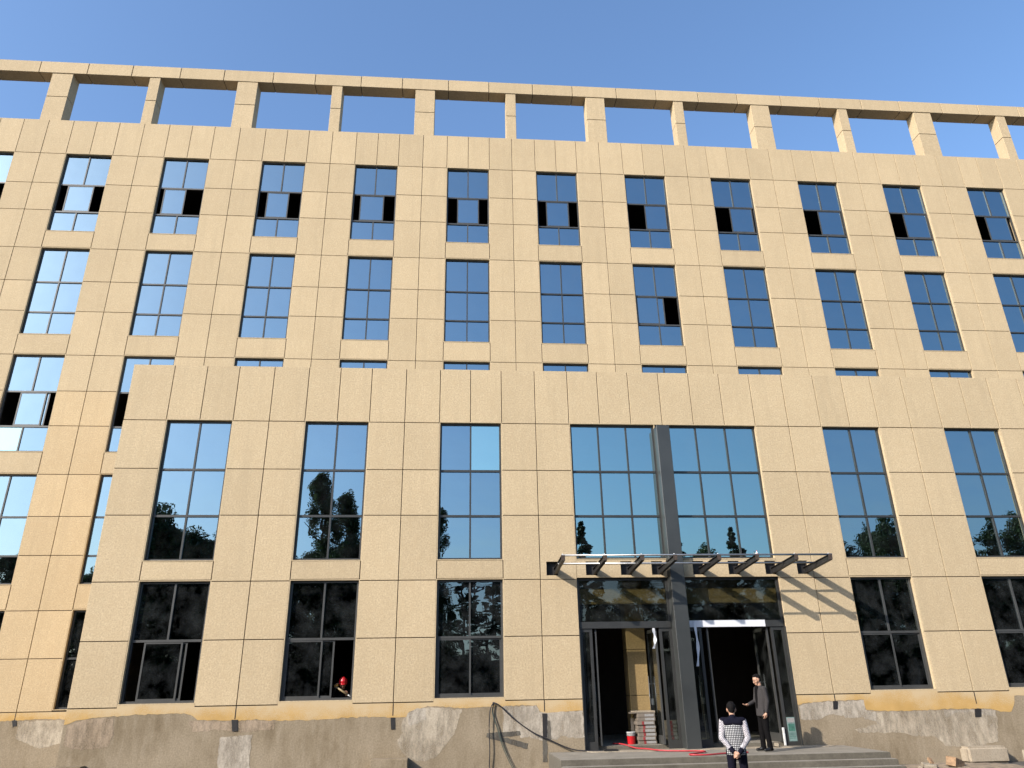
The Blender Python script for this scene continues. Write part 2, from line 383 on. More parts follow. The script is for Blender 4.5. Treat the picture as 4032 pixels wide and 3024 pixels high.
# ------------------------------------------------------------------ the office building
BLD = empty('office_building', (0, YF, 0))
tag(BLD, 'five storey beige stone coated office block with tall blue windows and open roof frame', 'building')
GAP = .0095
def panel(name, x0, x1, z0, z1, Y, mat=STONE, holes=None, gl=GAP, gr=GAP):
    dy = random.uniform(-.0015, .0015)
    m = MB()
    if holes:
        xs = sorted({x0 + gl, x1 - gr, *[h[0] for h in holes], *[h[1] for h in holes]}); zs = sorted({z0 + GAP, z1 - GAP, *[h[2] for h in holes], *[h[3] for h in holes]})
        def ok(i, j):
            cx, cz = (xs[i] + xs[i + 1]) / 2, (zs[j] + zs[j + 1]) / 2
            return x0 < cx < x1 and z0 < cz < z1 and not any(h[0] < cx < h[1] and h[2] < cz < h[3] for h in holes)
        m.grid(xs, zs, ok, Y + dy, Y + .045)
    else: m.bev(x0 + gl, x1 - gr, Y + dy, Y + .04, z0 + GAP, z1 - GAP)
    return obj(name, m, mat, BLD)

def window(x0, x1, z0, z1, Y, trans, glassm, sash=None, sash_row=1, ncol=2, cyan=(), surround=STONE, pane_mat=None):
    """z0 sill, z1 head; trans: transom heights from the top down; sash: list of (a, b) glazed spans of the sliding row, rest open"""
    t = .022
    sm = MB()
    sm.box(x0, x0 + t, Y + .004, Y + .26, z0, z1).box(x1 - t, x1, Y + .004, Y + .26, z0, z1)
    sm.box(x0 + t, x1 - t, Y + .004, Y + .26, z1 - t, z1).box(x0 + t, x1 - t, Y - .004, Y + .26, z0, z0 + t)
    a, b, c, d = x0 + t, x1 - t, z0 + t, z1 - t
    fm = MB(); w = .055; y0, y1 = Y + .10, Y + .17
    fm.box(a, a + w, y0, y1, c, d).box(b - w, b, y0, y1, c, d).box(a + w, b - w, y0, y1, d - w, d).box(a + w, b - w, y0, y1, c, c + w)
    lv = [d - w] + [q for q in trans] + [c + w]
    for q in trans: fm.box(a + w, b - w, y0 - .006, y1, q - .03, q + .03)
    cells = []; cw = (b - a) / ncol
    for r in range(len(lv) - 1):
        zt = lv[r] - (.03 if r > 0 else 0); zb = lv[r + 1] + (.03 if r < len(lv) - 2 else 0)
        slide = sash is not None and r == sash_row
        if slide:
            for k, (s0, s1) in enumerate(sash):
                sx0, sx1 = max(a + w, a + (b - a) * s0), min(b - w, a + (b - a) * s1); yy = y0 + .004 + (k % 2) * .030
                sm_ = .045
                fm.box(sx0, sx0 + sm_, yy, yy + .026, zb, zt).box(sx1 - sm_, sx1, yy, yy + .026, zb, zt)
                fm.box(sx0 + sm_, sx1 - sm_, yy, yy + .026, zt - .04, zt).box(sx0 + sm_, sx1 - sm_, yy, yy + .026, zb, zb + .05)
                cells.append((sx0 + sm_, sx1 - sm_, zb + .05, zt - .04, yy + .010, r, k))
        else:
            for k in range(ncol):
                c0 = a + w if k == 0 else a + cw * k + .024; c1 = b - w if k == ncol - 1 else a + cw * (k + 1) - .024
                if k < ncol - 1: fm.box(c1, c1 + .048, y0, y1 - .002, zb, zt)
                cells.append((c0, c1, zb, zt, y0 + .035, r, k))
    wo = obj('window', fm, FRAME if sash is None else SASH, BLD)
    obj('surround', sm, surround, wo)
    for (c0, c1, zb, zt, yy, r, k) in cells:
        pm = MB().box(c0 - .004, c1 + .004, yy, yy + .008, zb - .004, zt + .004)
        p = obj('pane', pm, GL_C if (r, k) in cyan else glassm, wo)
        p.rotation_euler = (R_(random.gauss(0, .16)), 0, R_(random.gauss(0, .22)))
    return wo

# --- main block: cladding
verts = []
for i in range(13):
    md = (bl[i] + br[i]) / 2
    for x0, x1 in ((bm_[i], bl[i]), (bl[i], md), (md, br[i]), (br[i], bm_[i + 1])):
        panel('parapet_panel', x0, x1, G[1], G[0], YB)
rows = [(1, 2), (2, 3), (3, 4), (4, 5), (5, 6), (6, 7), (7, 8), (8, 9), (9, 10), (10, 11), (11, 12), (12, 13), (13, 14), (14, 15)]
for a, b in rows:
    for i in range(13):
        if a >= 7 and bl[i] > -7 and a >= 8: continue
        if a >= 8 and i > 2: continue
        m = STONE if a < 8 else STONE_W
        panel('pier_panel', bm_[i], bl[i], G[b], G[a], YB, m, gr=0)
        if not (a >= 8 and i >= 2): panel('pier_panel', br[i], bm_[i + 1], G[b], G[a], YB, m, gl=0)
floors_b = [(1, 2, 3, 4), (4, 5, 6, 7), (7, 8, 9, 10), (10, 11, 12, 13), (13, 14, None, 15)]
TOP_SASH = {0: [(.0, .55)], 1: [(.19, .75)], 2: [(.12, .60)], 3: [(.20, .70)], 4: [(.17, .72)], 5: [(.25, .76)], 6: [(.22, .76)], 7: [(.43, .95)], 8: [(.38, .93)], 9: [(.38, .95)], 10: [(.37, .96)], 11: [(.30, .87)], 12: [(.3, .9)]}
holes_b = []
for r, (g0, g1, g2, g3) in enumerate(floors_b):
    for i in range(13):
        if r >= 3 and i > 2: continue
        x0, x1 = bl[i], br[i]; zs = B_SILL[r]; zh = G[g0] + HEAD
        holes_b.append((x0, x1, zs, zh))
        sash, srow = None, 1
        if r == 0: sash = TOP_SASH[i]
        if r == 1 and i == 7: sash = [(.0, .52), (.46, .66)]
        if r == 2 and i == 0: sash = [(.3, .8)]
        if r == 2 and i == 1: sash = [(.30, .80), (.62, .86)]
        if r == 2 and i == 2: sash = [(.42, .95)]
        tr = [G[g1]] + ([G[g2]] if g2 else [])
        window(x0, x1, zs, zh, YB, tr, GL if r < 4 else GL_D, sash, srow, cyan=((2, 0),) if (r == 2 and i == 1) else (), surround=STONE if r < 3 else STONE_W)
        if r < 4: panel('spandrel_panel', x0, x1, G[g3] + HEAD, zs, YB, STONE if r < 3 else STONE_W, gl=.022, gr=.022)
# --- core wall of the main block
XL, XR = -20.78, 29.57
xs = sorted({XL, XR, *bl, *br}); zs = sorted({0.0, G[0] - .02, *[h[2] for h in holes_b], *[h[3] for h in holes_b]})
def in_holes(hs, cx, cz): return any(h[0] < cx < h[1] and h[2] < cz < h[3] for h in hs)
m = MB().grid(xs, zs, lambda i, j: not in_holes(holes_b, (xs[i] + xs[i + 1]) / 2, (zs[j] + zs[j + 1]) / 2), YB + .036, YB + .24)
obj('core_wall', m, JOINT, BLD)
obj('base_wall', MB().box(XL, -9.0, YB - .002, YB + .034, 0, G[15] - GAP), RENDERW, BLD)
obj('parapet_cap', MB().box(XL, XR, YB + .002, YB + .62, G[0] - .018, G[0] - .002), STONE, BLD)
sw = MB().box(XL - .3, XL - .002, YB, YB + 14, 0, G[0]); obj('side_wall', sw, STONE, BLD)
sw = MB().box(XR + .002, XR + .3, YB, YB + 14, 0, G[0]); obj('side_wall', sw, STONE, BLD)
for zc in (20.80, 16.30, 11.75, 7.30, 2.85):
    obj('floor_slab', MB().box(XL, XR, YB + .245, YB + 7.5, zc + Z0, zc + Z0 + .32), INTERIOR, BLD)
obj('floor_slab', MB().box(XL, XR, YB + .245, YB + 7.5, PLAT - .3, PLAT), INTERIOR, BLD)
obj('corridor_wall', MB().box(XL, XR, YB + 7.505, YB + 7.7, 0, G[0] - .6), INTERIOR, BLD)
obj('roof_slab', MB().box(XL, XR, YB + .64, YB + 14, G[0] - 1.0, G[0] - .9), INTERIOR, BLD)
obj('rear_wall', MB().box(XL - .3, XR + .3, YB + 14.002, YB + 14.3, 0, G[0]), STONE, BLD)
for i in range(1, 13):                       # cross walls between rooms
    if i % 2 == 0 or True: obj('room_partition', MB().box(bm_[i] - .1, bm_[i] + .1, YB + .25, YB + 7.5, PLAT, 20.79 + Z0), INTERIOR, BLD)

# --- roof frame: beam pieces and column pieces with joints
ZT1, ZT0 = 24.77 + Z0, 25.38 + Z0
edges = []
for i in range(13): edges += [bl[i], br[i]]
edges = [XL] + edges + [XR]
for a, b in zip(edges[:-1], edges[1:]):
    dy = random.uniform(-.004, .004)
    o = obj('beam_panel', MB().box(a + .013, b - .013, YB + dy, YB + .60 + dy, ZT1, ZT0), STONE, BLD); soften(o, .008)
obj('beam_core', MB().box(XL, XR, YB + .03, YB + .57, ZT1 + .02, ZT0 - .02), JOINT, BLD)
for i, xm in enumerate(bm_):
    w = .43 if i % 2 == 1 else .222
    zj = 23.5 + Z0
    for z0, z1 in ((G[0], zj - .011), (zj + .011, ZT1 - .004)):
        o = obj('column_panel', MB().box(xm - w, xm + w, YB + .03, YB + .58, z0, z1), STONE, BLD); soften(o, .008)
    obj('column_core', MB().box(xm - w + .02, xm + w - .02, YB + .05, YB + .56, zj - .02, zj + .02), JOINT, BLD)

# --- entrance block cladding
FV = ['c0', 'W1l', 'W1m', 'W1r', 'm12', 'W2l', 'W2m', 'W2r', 'm23', 'W3l', 'W3m', 'W3r', 'm34', 'DL', 'D1', 'D2', 'D3', 'D4', 'D5', 'DR', 'm45', 'W5l', 'W5m', 'W5r', 'm56', 'W6l', 'W6m', 'W6r', 'm67', 'W7l', 'W7m', 'W7r', 'end']
for a, b in zip(FV[:-1], FV[1:]): panel('parapet_panel', fx[a], fx[b], H[1], H[0], YF)
piers = [('c0', 'W1l'), ('W1r', 'm12'), ('m12', 'W2l'), ('W2r', 'm23'), ('m23', 'W3l'), ('W3r', 'm34'), ('m34', 'DL'), ('DR', 'm45'), ('m45', 'W5l'), ('W5r', 'm56'), ('m56', 'W6l'), ('W6r', 'm67'), ('m67', 'W7l'), ('W7r', 'end')]
BRX = [2.86, 3.955, 4.93, 5.74, 6.97, 7.99, 9.05, 9.98]
BRX[3] = 5.80
POCKET = [(x - .25, x + .065, 2.83 + Z0, 3.20 + Z0) for x in BRX]
for a, b in piers:
    for r in range(1, 6):
        hs = [p for p in POCKET if fx[a] < p[0] and p[1] < fx[b]] if r == 3 else None
        panel('pier_panel', fx[a], fx[b], H[r + 1], H[r], YF, STONE, hs or None, 0 if a[-1] == 'r' or a in ('DR', 'c0') else GAP, 0 if b[-1] == 'l' or b == 'DL' else GAP)
holes_f = []
for wn_ in ('W1', 'W2', 'W3', 'W5', 'W6', 'W7'):
    x0, x1 = fx[wn_ + 'l'], fx[wn_ + 'r']
    holes_f += [(x0, x1, F_SILL1, H[1] + HEAD), (x0, x1, H[6] - .02, H[4] + HEAD)]
    window(x0, x1, F_SILL1, H[1] + HEAD, YF, [H[2], H[3]], GL, cyan=((0, 1),) if wn_ == 'W3' else ())
    sash = {'W1': [(.19, .72), (.66, .78)], 'W2': [(.0, .53), (.46, .70)]}.get(wn_, [(.0, .52), (.48, 1.0)])
    window(x0, x1, F_SILL0, H[4] + HEAD, YF, [H[5]], GL_D, sash, 1)
    panel('spandrel_panel', x0, x1, H[4] + HEAD, F_SILL1, YF, gl=.022, gr=.022)
# entrance bay: spandrel with the bracket pockets, on both sides of the dark column
CXL, CXR = 5.985, 6.375
panel('spandrel_panel', fx['DL'], CXL, 2.755 + Z0, F_SILL1, YF, STONE, [p for p in POCKET if fx['DL'] < p[0] and p[1] < CXL])
panel('spandrel_panel', CXR, fx['DR'], 2.755 + Z0, F_SILL1, YF, STONE, [p for p in POCKET if CXR < p[0] and p[1] < fx['DR']])
holes_f += [(fx['DL'], fx['DR'], F_SILL1, H[1] + HEAD), (fx['DL'], fx['DR'], PLAT, 2.755 + Z0)]
window(fx['DL'], CXL + .03, F_SILL1, H[1] + HEAD, YF, [H[2], H[3]], GL_T, ncol=3)
window(CXR - .03, fx['DR'], F_SILL1, H[1] + HEAD, YF, [H[2], H[3]], GL_T, ncol=3)
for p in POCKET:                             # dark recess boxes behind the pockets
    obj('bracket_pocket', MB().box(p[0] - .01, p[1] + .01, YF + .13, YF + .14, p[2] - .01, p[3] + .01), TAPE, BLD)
col = obj('entrance_column', MB().cbox(CXL, CXR, YF - .28, YF + .16, PLAT + .002, H[1] - .10, .01), CLAD, BLD)
col['label'] = 'dark grey metal clad column dividing the entrance bay'

xs2 = sorted({fx['c0'], fx['end'], *[h[0] for h in holes_f], *[h[1] for h in holes_f], *[q for p in POCKET for q in p[:2]]})
zs2 = sorted({H[6] - .012, H[0] - .02, *[h[2] for h in holes_f if h[2] > H[6]], *[h[3] for h in holes_f], POCKET[0][2], POCKET[0][3], PLAT})
zs2 = [z for z in zs2 if z >= H[6] - .0121]
m = MB().grid(xs2, zs2, lambda i, j: not in_holes(holes_f + POCKET, (xs2[i] + xs2[i + 1]) / 2, (zs2[j] + zs2[j + 1]) / 2), YF + .040, YF + .24)
obj('core_wall', m, JOINT, BLD)
# plinth wall in cement render, up to the first joint or the window sills, open at the doors
wins = [(fx[w + 'l'], fx[w + 'r']) for w in ('W1', 'W2', 'W3', 'W5', 'W6', 'W7')]
xs3 = sorted({fx['c0'], fx['end'], fx['DL'], fx['DR'], *[q for w in wins for q in w]}); zs3 = [0, PLAT, H[6] - .013, F_SILL0 - .004]
def base_ok(i, j):
    cx, cz = (xs3[i] + xs3[i + 1]) / 2, (zs3[j] + zs3[j + 1]) / 2
    if fx['DL'] < cx < fx['DR'] and cz > PLAT: return False
    if cz > zs3[2]: return any(w[0] < cx < w[1] for w in wins)
    return True
obj('base_wall', MB().grid(xs3, zs3, base_ok, YF + .003, YF + .24), RENDERW, BLD)
obj('parapet_cap', MB().box(fx['c0'], fx['end'], YF + .002, YF + .4, H[0] - .018, H[0] - .002), STONE, BLD)
obj('side_wall', MB().box(fx['c0'] + .001, fx['c0'] + .22, YF + .046, YB - .004, 0, H[0] - .02), STONE, BLD)
obj('side_wall', MB().box(fx['end'] - .22, fx['end'] - .001, YF + .046, YB - .004, 0, H[0] - .02), STONE, BLD)
obj('roof_slab', MB().box(fx['c0'] + .23, fx['end'] - .23, YF + .41, YB - .004, H[0] - .75, H[0] - .60), INTERIOR, BLD)
obj('floor_slab', MB().box(fx['c0'] + .23, fx['end'] - .23, YF + .25, YB - .004, 2.85 + Z0, 3.12 + Z0), INTERIOR, BLD)
obj('floor_slab', MB().box(fx['c0'] + .23, fx['end'] - .23, YF + .245, YB - .004, PLAT - .3, FLOOR), CONC, BLD)
for x in (-5.28, -1.41, 2.45, 10.3, 14.1, 18.0):
    obj('room_partition', MB().box(x - .1, x + .1, YF + .25, YB - .006, FLOOR + .001, H[0] - .76), INTERIOR, BLD)
# lobby seen through the doors: clad column, cross beam
for z0, z1 in ((FLOOR + .001, -.25 + Z0), (-.235 + Z0, .93 + Z0), (.945 + Z0, 2.84 + Z0)):
    obj('lobby_column_panel', MB().cbox(4.92, 5.455, 21.5, 22.02, z0, z1, .006), LOBBY, BLD)
obj('lobby_beam', MB().box(2.60, 10.15, 20.80, 20.95, 2.09 + Z0, 2.50 + Z0), LOBBY, BLD)

# --- entrance doors
def glazed(name, x0, x1, y, z0, z1, parent, stile=.075, bot=.20, gm=GL_L, mat=FRAME):
    fm = MB(); fm.box(x0, x0 + stile, y, y + .05, z0, z1).box(x1 - stile, x1, y, y + .05, z0, z1)
    fm.box(x0 + stile, x1 - stile, y, y + .05, z1 - .09, z1).box(x0 + stile, x1 - stile, y, y + .05, z0, z0 + bot)
    o = obj(name, fm, mat, parent)
    obj('pane', MB().box(x0 + stile - .004, x1 - stile + .004, y + .020, y + .030, z0 + bot - .004, z1 - .086), gm, o)
    return o
YD = YF + .10
ZH0, ZH1, ZTT = 1.44 + Z0, 1.61 + Z0, 2.755 + Z0
for x0, x1, fixed, leaves in ((fx['DL'], CXL, ((3.455, 3.80), (5.63, CXL)), ((3.90, -1), (5.55, 1))), (CXR, fx['DR'], ((CXR, 6.80), (8.74, 9.122)), ((6.98, -1), (8.66, 1)))):
    obj('door_header', MB().box(x0 + .02, x1 - .02, YD - .03, YD + .14, ZH0, ZH1), FRAME, BLD)
    tw = MB(); tw.box(x0 + .002, x0 + .06, YD, YD + .08, ZH1, ZTT).box(x1 - .06, x1 - .002, YD, YD + .08, ZH1, ZTT).box(x0 + .06, x1 - .06, YD, YD + .08, ZTT - .06, ZTT)
    t = obj('transom_window', tw, FRAME, BLD)
    obj('pane', MB().box(x0 + .056, x1 - .056, YD + .03, YD + .04, ZH1 + .001, ZTT - .056), GL_L, t)
    obj('door_jamb', MB().box(x0 + .002 if x0 < 5 else x1 - .022, x0 + .022 if x0 < 5 else x1 - .002, YF + .004, YD + .14, PLAT, ZH0), FRAME, BLD)
    for a, b in fixed: glazed('side_light', a, b, YD, PLAT + .004, ZH0 - .002, BLD)
    for xh, sgn in leaves:                    # leaves swung inwards, square to the wall
        w = .98; fm = MB(); st = .07; y0 = YD + .06
        fm.box(xh - .022, xh + .022, y0, y0 + st, FLOOR + .012, ZH0 - .01).box(xh - .022, xh + .022, y0 + w - st, y0 + w, FLOOR + .012, ZH0 - .01)
        fm.box(xh - .022, xh + .022, y0 + st, y0 + w - st, FLOOR + .012, FLOOR + .21).box(xh - .022, xh + .022, y0 + st, y0 + w - st, ZH0 - .10, ZH0 - .01)
        d = obj('door', fm, SASH, BLD)
        obj('pane', MB().box(xh - .005, xh + .005, y0 + st - .004, y0 + w - st + .004, FLOOR + .206, ZH0 - .096), GL_L, d)
        hd = MB().tube([(xh - .09, y0 + w - .12, PLAT + .55), (xh - .09, y0 + w - .12, PLAT + 1.75)], .016, 8)
        for z in (.75, 1.55): hd.tube([(xh - .09, y0 + w - .12, PLAT + z), (xh - .02, y0 + w - .12, PLAT + z)], .010, 6)
        obj('handle', hd, ALU, d, smooth=True)
        obj('lock', MB().box(xh - .042, xh + .042, y0 + w - .075, y0 + w + .012, PLAT + 1.02, PLAT + 1.18), ALU, d)
obj('protective_film', MB().box(CXR + .04, 8.60, YD - .036, YD - .031, ZH0 + .004, ZH1 + .006), FILM, BLD)['label'] = 'white protective film on the door header'
def ribbon(x, z, l, y):
    m = MB(); n = 14; L = []; Rr = []
    for k in range(n + 1):
        t = k / n; wx = x + .05 * math.sin(t * 4) * t; w = .022 + .02 * math.sin(t * 7 + .6) ** 2
        L.append((wx - w, y - .012 * math.sin(t * 9), z - l * t)); Rr.append((wx + w, y + .012 * math.sin(t * 8), z - l * t))
    for k in range(n): m.face([L[k], Rr[k], Rr[k + 1], L[k + 1]])
    return m
r = tag(obj('plastic_ribbon', ribbon(6.62, ZH1 - .01, 1.15, YD - .055), FILM, origin=(6.62, YD - .055, ZH1)), 'long torn white film strip dangling from the wrapped door header', 'ribbon')
r = tag(obj('plastic_ribbon', ribbon(5.47, ZH0 - .01, .52, YD - .04), FILM, origin=(5.47, YD - .04, ZH0)), 'short white film strip hanging over the left doorway beside its open leaf', 'ribbon')
nt = obj('notice_sheet', MB().box(8.825, 9.04, YD - .004, YD + .018, -1.40 + Z0, -.83 + Z0), NOTICE, None)
tag(nt, 'pale green notice sheet stuck low on the glass beside the right doorway', 'notice')
obj('header_band', MB().box(8.835, 9.03, YD - .006, YD - .0045, -.955 + Z0, -.85 + Z0), LABEL, nt)
obj('picture_band', MB().box(8.85, 9.015, YD - .006, YD - .0045, -1.16 + Z0, -.99 + Z0), NOTICE2, nt)
for k in range(4): obj('text_line', MB().box(8.85, 9.015 - .03 * (k % 2), YD - .006, YD - .0045, -1.215 - k * .04 + Z0, -1.205 - k * .04 + Z0), NOTICE2, nt)

# --- coats, patches and marks on the plinth wall
def ragged(pts, amp, step=.06):
    out = []
    n = len(pts)
    for k in range(n):
        (x0, z0), (x1, z1) = pts[k], pts[(k + 1) % n]
        L = math.hypot(x1 - x0, z1 - z0); q = max(1, int(L / step))
        for t in range(q):
            f = t / q; out.append((x0 + (x1 - x0) * f + random.gauss(0, amp), z0 + (z1 - z0) * f + random.gauss(0, amp)))
    return out
def coat(name, poly, mat, Y, proud, amp=.012, lab=None):
    o = obj(name, MB().prism(ragged(poly, amp) if amp else poly, Y - proud, Y + .002), mat, BLD)
    if lab: o['label'] = lab
    return o
lowL = wall_pts('D', [(425, 1042), (470, 1020), (560, 1000), (700, 985), (860, 975), (1000, 968), (1150, 963), (1235, 968), (1282, 1004), (1450, 1010), (1700, 1003), (1850, 1008), (2000, 1010), (2212, 992)], YF) \
    + wall_pts('E', [(200, 986), (418, 988), (440, 950), (560, 918), (680, 920), (790, 930), (900, 922), (1040, 915), (1265, 910), (1285, 948), (1300, 958), (1420, 952), (1568, 944)], YF)
lowR = wall_pts('F', [(752, 905), (850, 888), (1000, 880), (1172, 873), (1180, 915), (1192, 940), (1350, 950), (1520, 944), (1700, 934), (1960, 929), (2060, 948), (2130, 952), (2148, 900), (2150, 850), (2212, 845)], YF)
lowR = lowR + [(fx['m67'], lowR[-1][1]), (fx['end'] - .01, lowR[-1][1])]
def top_edge(xa, xb):
    pts = [(xa, H[6] - GAP)]
    for w in wins:
        if xa < w[0] and w[1] < xb: pts += [(w[0], H[6] - GAP), (w[0], F_SILL0 + .001), (w[1], F_SILL0 + .001), (w[1], H[6] - GAP)]
    return pts + [(xb, H[6] - GAP)]
def jit(p, amp=.009):
    out = []
    for (x0, z0), (x1, z1) in zip(p[:-1], p[1:]):
        q = max(1, int(math.hypot(x1 - x0, z1 - z0) / .07))
        for t in range(q): out.append((x0 + (x1 - x0) * t / q, z0 + (z1 - z0) * t / q + random.gauss(0, amp)))
    return out + [p[-1]]
lowL[0] = (fx['c0'] + .002, lowL[0][1]); lowL[-1] = (fx['DL'] - .005, lowL[-1][1]); lowR[0] = (fx['DR'] + .005, lowR[0][1])
obj('primer_coat', MB().prism(top_edge(fx['c0'] + .002, fx['DL'] - .005) + jit(lowL)[::-1], YF - .001, YF + .0025), PRIMER, BLD)
obj('primer_coat', MB().prism(top_edge(fx['DR'] + .005, fx['end'] - .01) + jit(lowR)[::-1], YF - .001, YF + .0025), PRIMER, BLD)
lb = wall_pts('D', [(-200, 1022), (0, 1012), (150, 1005), (300, 998), (432, 1002)], YB)
obj('primer_coat', MB().prism([(lb[0][0], G[15] - GAP), (lb[-1][0], G[15] - GAP)] + jit(lb)[::-1], YB - .006, YB - .0025), PRIMER, BLD)
for crop, pts, mt, pr in (
    ('E', [(430, 960), (500, 930), (560, 921), (700, 928), (780, 935), (760, 1010), (735, 1095), (690, 1150), (640, 1220), (600, 1250), (540, 1275), (440, 1262), (382, 1212), (365, 1140), (402, 1085), (380, 1035), (400, 1010)], SKIM, .0012),
    ('E', [(424, 965), (470, 935), (545, 922), (550, 1000), (500, 1020), (440, 1040)], SKIM_W, .0028),
    ('E', [(1042, 918), (1262, 914), (1288, 955), (1568, 948), (1572, 1115), (1500, 1126), (1430, 1110), (1400, 1130), (1300, 1140), (1220, 1118), (1165, 1125), (1140, 1090), (1040, 1102), (1050, 1010)], SKIM_W, .0012),
    ('D', [(440, 1040), (560, 1004), (735, 990), (740, 1100), (700, 1180), (600, 1195), (500, 1202), (405, 1172)], SKIM_P, .0012),
    ('D', [(1228, 1010), (1500, 1014), (1780, 1007), (1775, 1068), (1560, 1085), (1400, 1070), (1250, 1086)], SKIM_P, .0012),
    ('D', [(1425, 1117), (1520, 1108), (1635, 1103), (1622, 1200), (1610, 1420), (1400, 1420), (1412, 1240)], SKIM_W, .0035),
    ('F', [(757, 907), (900, 888), (1172, 877), (1184, 944), (1256, 952), (1250, 1012), (1185, 1000), (1170, 985), (1050, 992), (1040, 978), (960, 968), (900, 1000), (800, 1007), (765, 1000)], SKIM_W, .0012),
    ('F', [(1256, 955), (1500, 948), (1700, 940), (2010, 936), (2040, 985), (2044, 1140), (1900, 1182), (1700, 1172), (1640, 1110), (1500, 1108), (1400, 1085), (1150, 1090), (1120, 1070), (1258, 1030)], SKIM, .0012),
    ('F', [(1690, 945), (1760, 940), (1960, 935), (2025, 945), (2030, 985), (1900, 955), (1760, 955), (1745, 980), (1700, 985)], SKIM_W, .0028)):
    coat('skim_patch', wall_pts(crop, pts, YF), mt, YF + .003, pr + .002)
coat('skim_patch', wall_pts('D', [(125, 1015), (425, 1004), (415, 1150), (260, 1190), (100, 1130)], YB), SKIM, YB - .002, .002)
for pts in ([(940, 1090), (1040, 1084), (1160, 1077), (1160, 1104), (1050, 1116), (940, 1120)], [(955, 1102), (1060, 1120), (1210, 1158), (1202, 1196), (1050, 1146), (955, 1124)], [(1305, 1110), (1334, 1110), (1336, 1276), (1306, 1276)], [(1334, 1010), (1354, 1008), (1362, 1130), (1337, 1140)]):
    o = coat('paint_mark', wall_pts('E', pts, YF), MARK, YF + .003, .006 + random.uniform(0, .002), .006)
for crop, x0, y0, x1, y1, Y in (('D', 92, 1010, 122, 1045, YB), ('D', 1494, 1004, 1535, 1078, YF), ('E', 315, 990, 343, 1066, YF), ('E', 1303, 962, 1333, 1116, YF), ('F', 985, 882, 1016, 934, YF), ('F', 1893, 932, 1935, 985, YF)):
    q = wall_pts(crop, [(x0, y0), (x1, y0), (x1, y1), (x0 + 4, y1 + 2)], Y)
    cx = (q[0][0] + q[1][0]) / 2; snap = min([fx[k] for k in ('m12', 'm23', 'm34', 'm45', 'm56')] if Y == YF else [bm_[2]], key=lambda v: abs(v - cx)); q = [(x - cx + snap, z) for x, z in q]
    coat('joint_tape_tail', q, TAPE, Y, .012, .002)
for xm, zb in ((fx['m12'], -.55), (fx['m23'], -.545), (fx['m34'], -.52), (fx['m45'], -.46), (fx['m56'], -.55)):
    obj('joint_strip', MB().box(xm - .011, xm + .011, YF - .005, YF + .001, zb + Z0 - .05, H[6] - .011), TAPE, BLD)
obj('joint_strip', MB().box(bm_[2] - .011, bm_[2] + .011, YB - .009, YB - .003, -.85 + Z0, G[15] - .011), TAPE, BLD)

# ------------------------------------------------------------------ platform and steps
st = empty('entrance_steps', (6.36, 19.2, 0)); tag(st, 'grey concrete steps and landing in front of the glass doors', 'steps')
PX0, PX1, PY = 2.50, 10.18, 18.25
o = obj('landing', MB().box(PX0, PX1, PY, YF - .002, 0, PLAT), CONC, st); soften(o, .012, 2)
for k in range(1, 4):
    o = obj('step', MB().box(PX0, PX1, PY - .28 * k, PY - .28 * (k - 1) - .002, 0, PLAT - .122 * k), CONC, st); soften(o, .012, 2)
# screed strip along the threshold
sc_pts = ragged([(3.55, 20.10), (5.2, 20.02), (6.4, 20.08), (8.2, 20.12), (9.5, 20.10), (9.9, 20.25), (9.8, 20.49), (3.45, 20.49)], .02, .12)
m = MB(); n_ = len(sc_pts); m.v = [(x, y, PLAT + .014) for x, y in sc_pts] + [(x, y, PLAT - .002) for x, y in sc_pts]
m.f = [tuple(range(n_))] + [(k, n_ + k, n_ + (k + 1) % n_, (k + 1) % n_) for k in range(n_)]
obj('screed_strip', m, SKIM_S, st)

# ------------------------------------------------------------------ canopy frame over the doors
cf = empty('canopy_frame', (6.4, YF, 2.9 + Z0)); tag(cf, 'bare steel canopy frame of cantilever brackets and two rods above the entrance', 'canopy')
for i, x in enumerate(BRX):
    y0, y1 = YF + .125, 19.02
    def prof(y):
        t = (y0 - y) / (y0 - y1); return 2.845 + Z0 + .14 * t, 3.02 + Z0 + .11 * t      # bottom, top
    bm2 = MB(); (b0, t0), (b1, t1) = prof(y0), prof(y1)
    def bar(xa, xb, za0, zb0, za1, zb1):
        i0 = len(bm2.v)
        bm2.v += [(xa, y0, za0), (xb, y0, za0), (xb, y0, zb0), (xa, y0, zb0), (xa, y1, za1), (xb, y1, za1), (xb, y1, zb1), (xa, y1, zb1)]
        bm2.f += [tuple(i0 + k for k in q) for q in ((0, 1, 2, 3), (7, 6, 5, 4), (0, 4, 5, 1), (1, 5, 6, 2), (2, 6, 7, 3), (3, 7, 4, 0))]
    bar(x - .006, x + .006, b0 + .011, t0 - .011, b1 + .011, t1 - .011)
    bar(x - .043, x + .043, t0 - .011, t0, t1 - .011, t1); bar(x - .043, x + .043, b0, b0 + .011, b1, b1 + .011)
    br_ = obj('bracket', bm2, STEEL, cf)
    obj('end_plate', MB().box(x - .051, x + .051, y1 - .010, y1 - .001, b1 + .012, t1 + .004), RUST, br_)
    obj('clip', MB().lathe((x + .0, 19.10, t1 - .008), [(.014, 0), (.014, .05), (.008, .06)], 8), WHITE, br_)
for y, z in ((19.07, 3.135), (19.80, 3.035)):
    obj('rod', MB().tube([(2.83, y, z + Z0), (10.06, y, z + Z0)], .025, 12), ROD, cf, smooth=True)

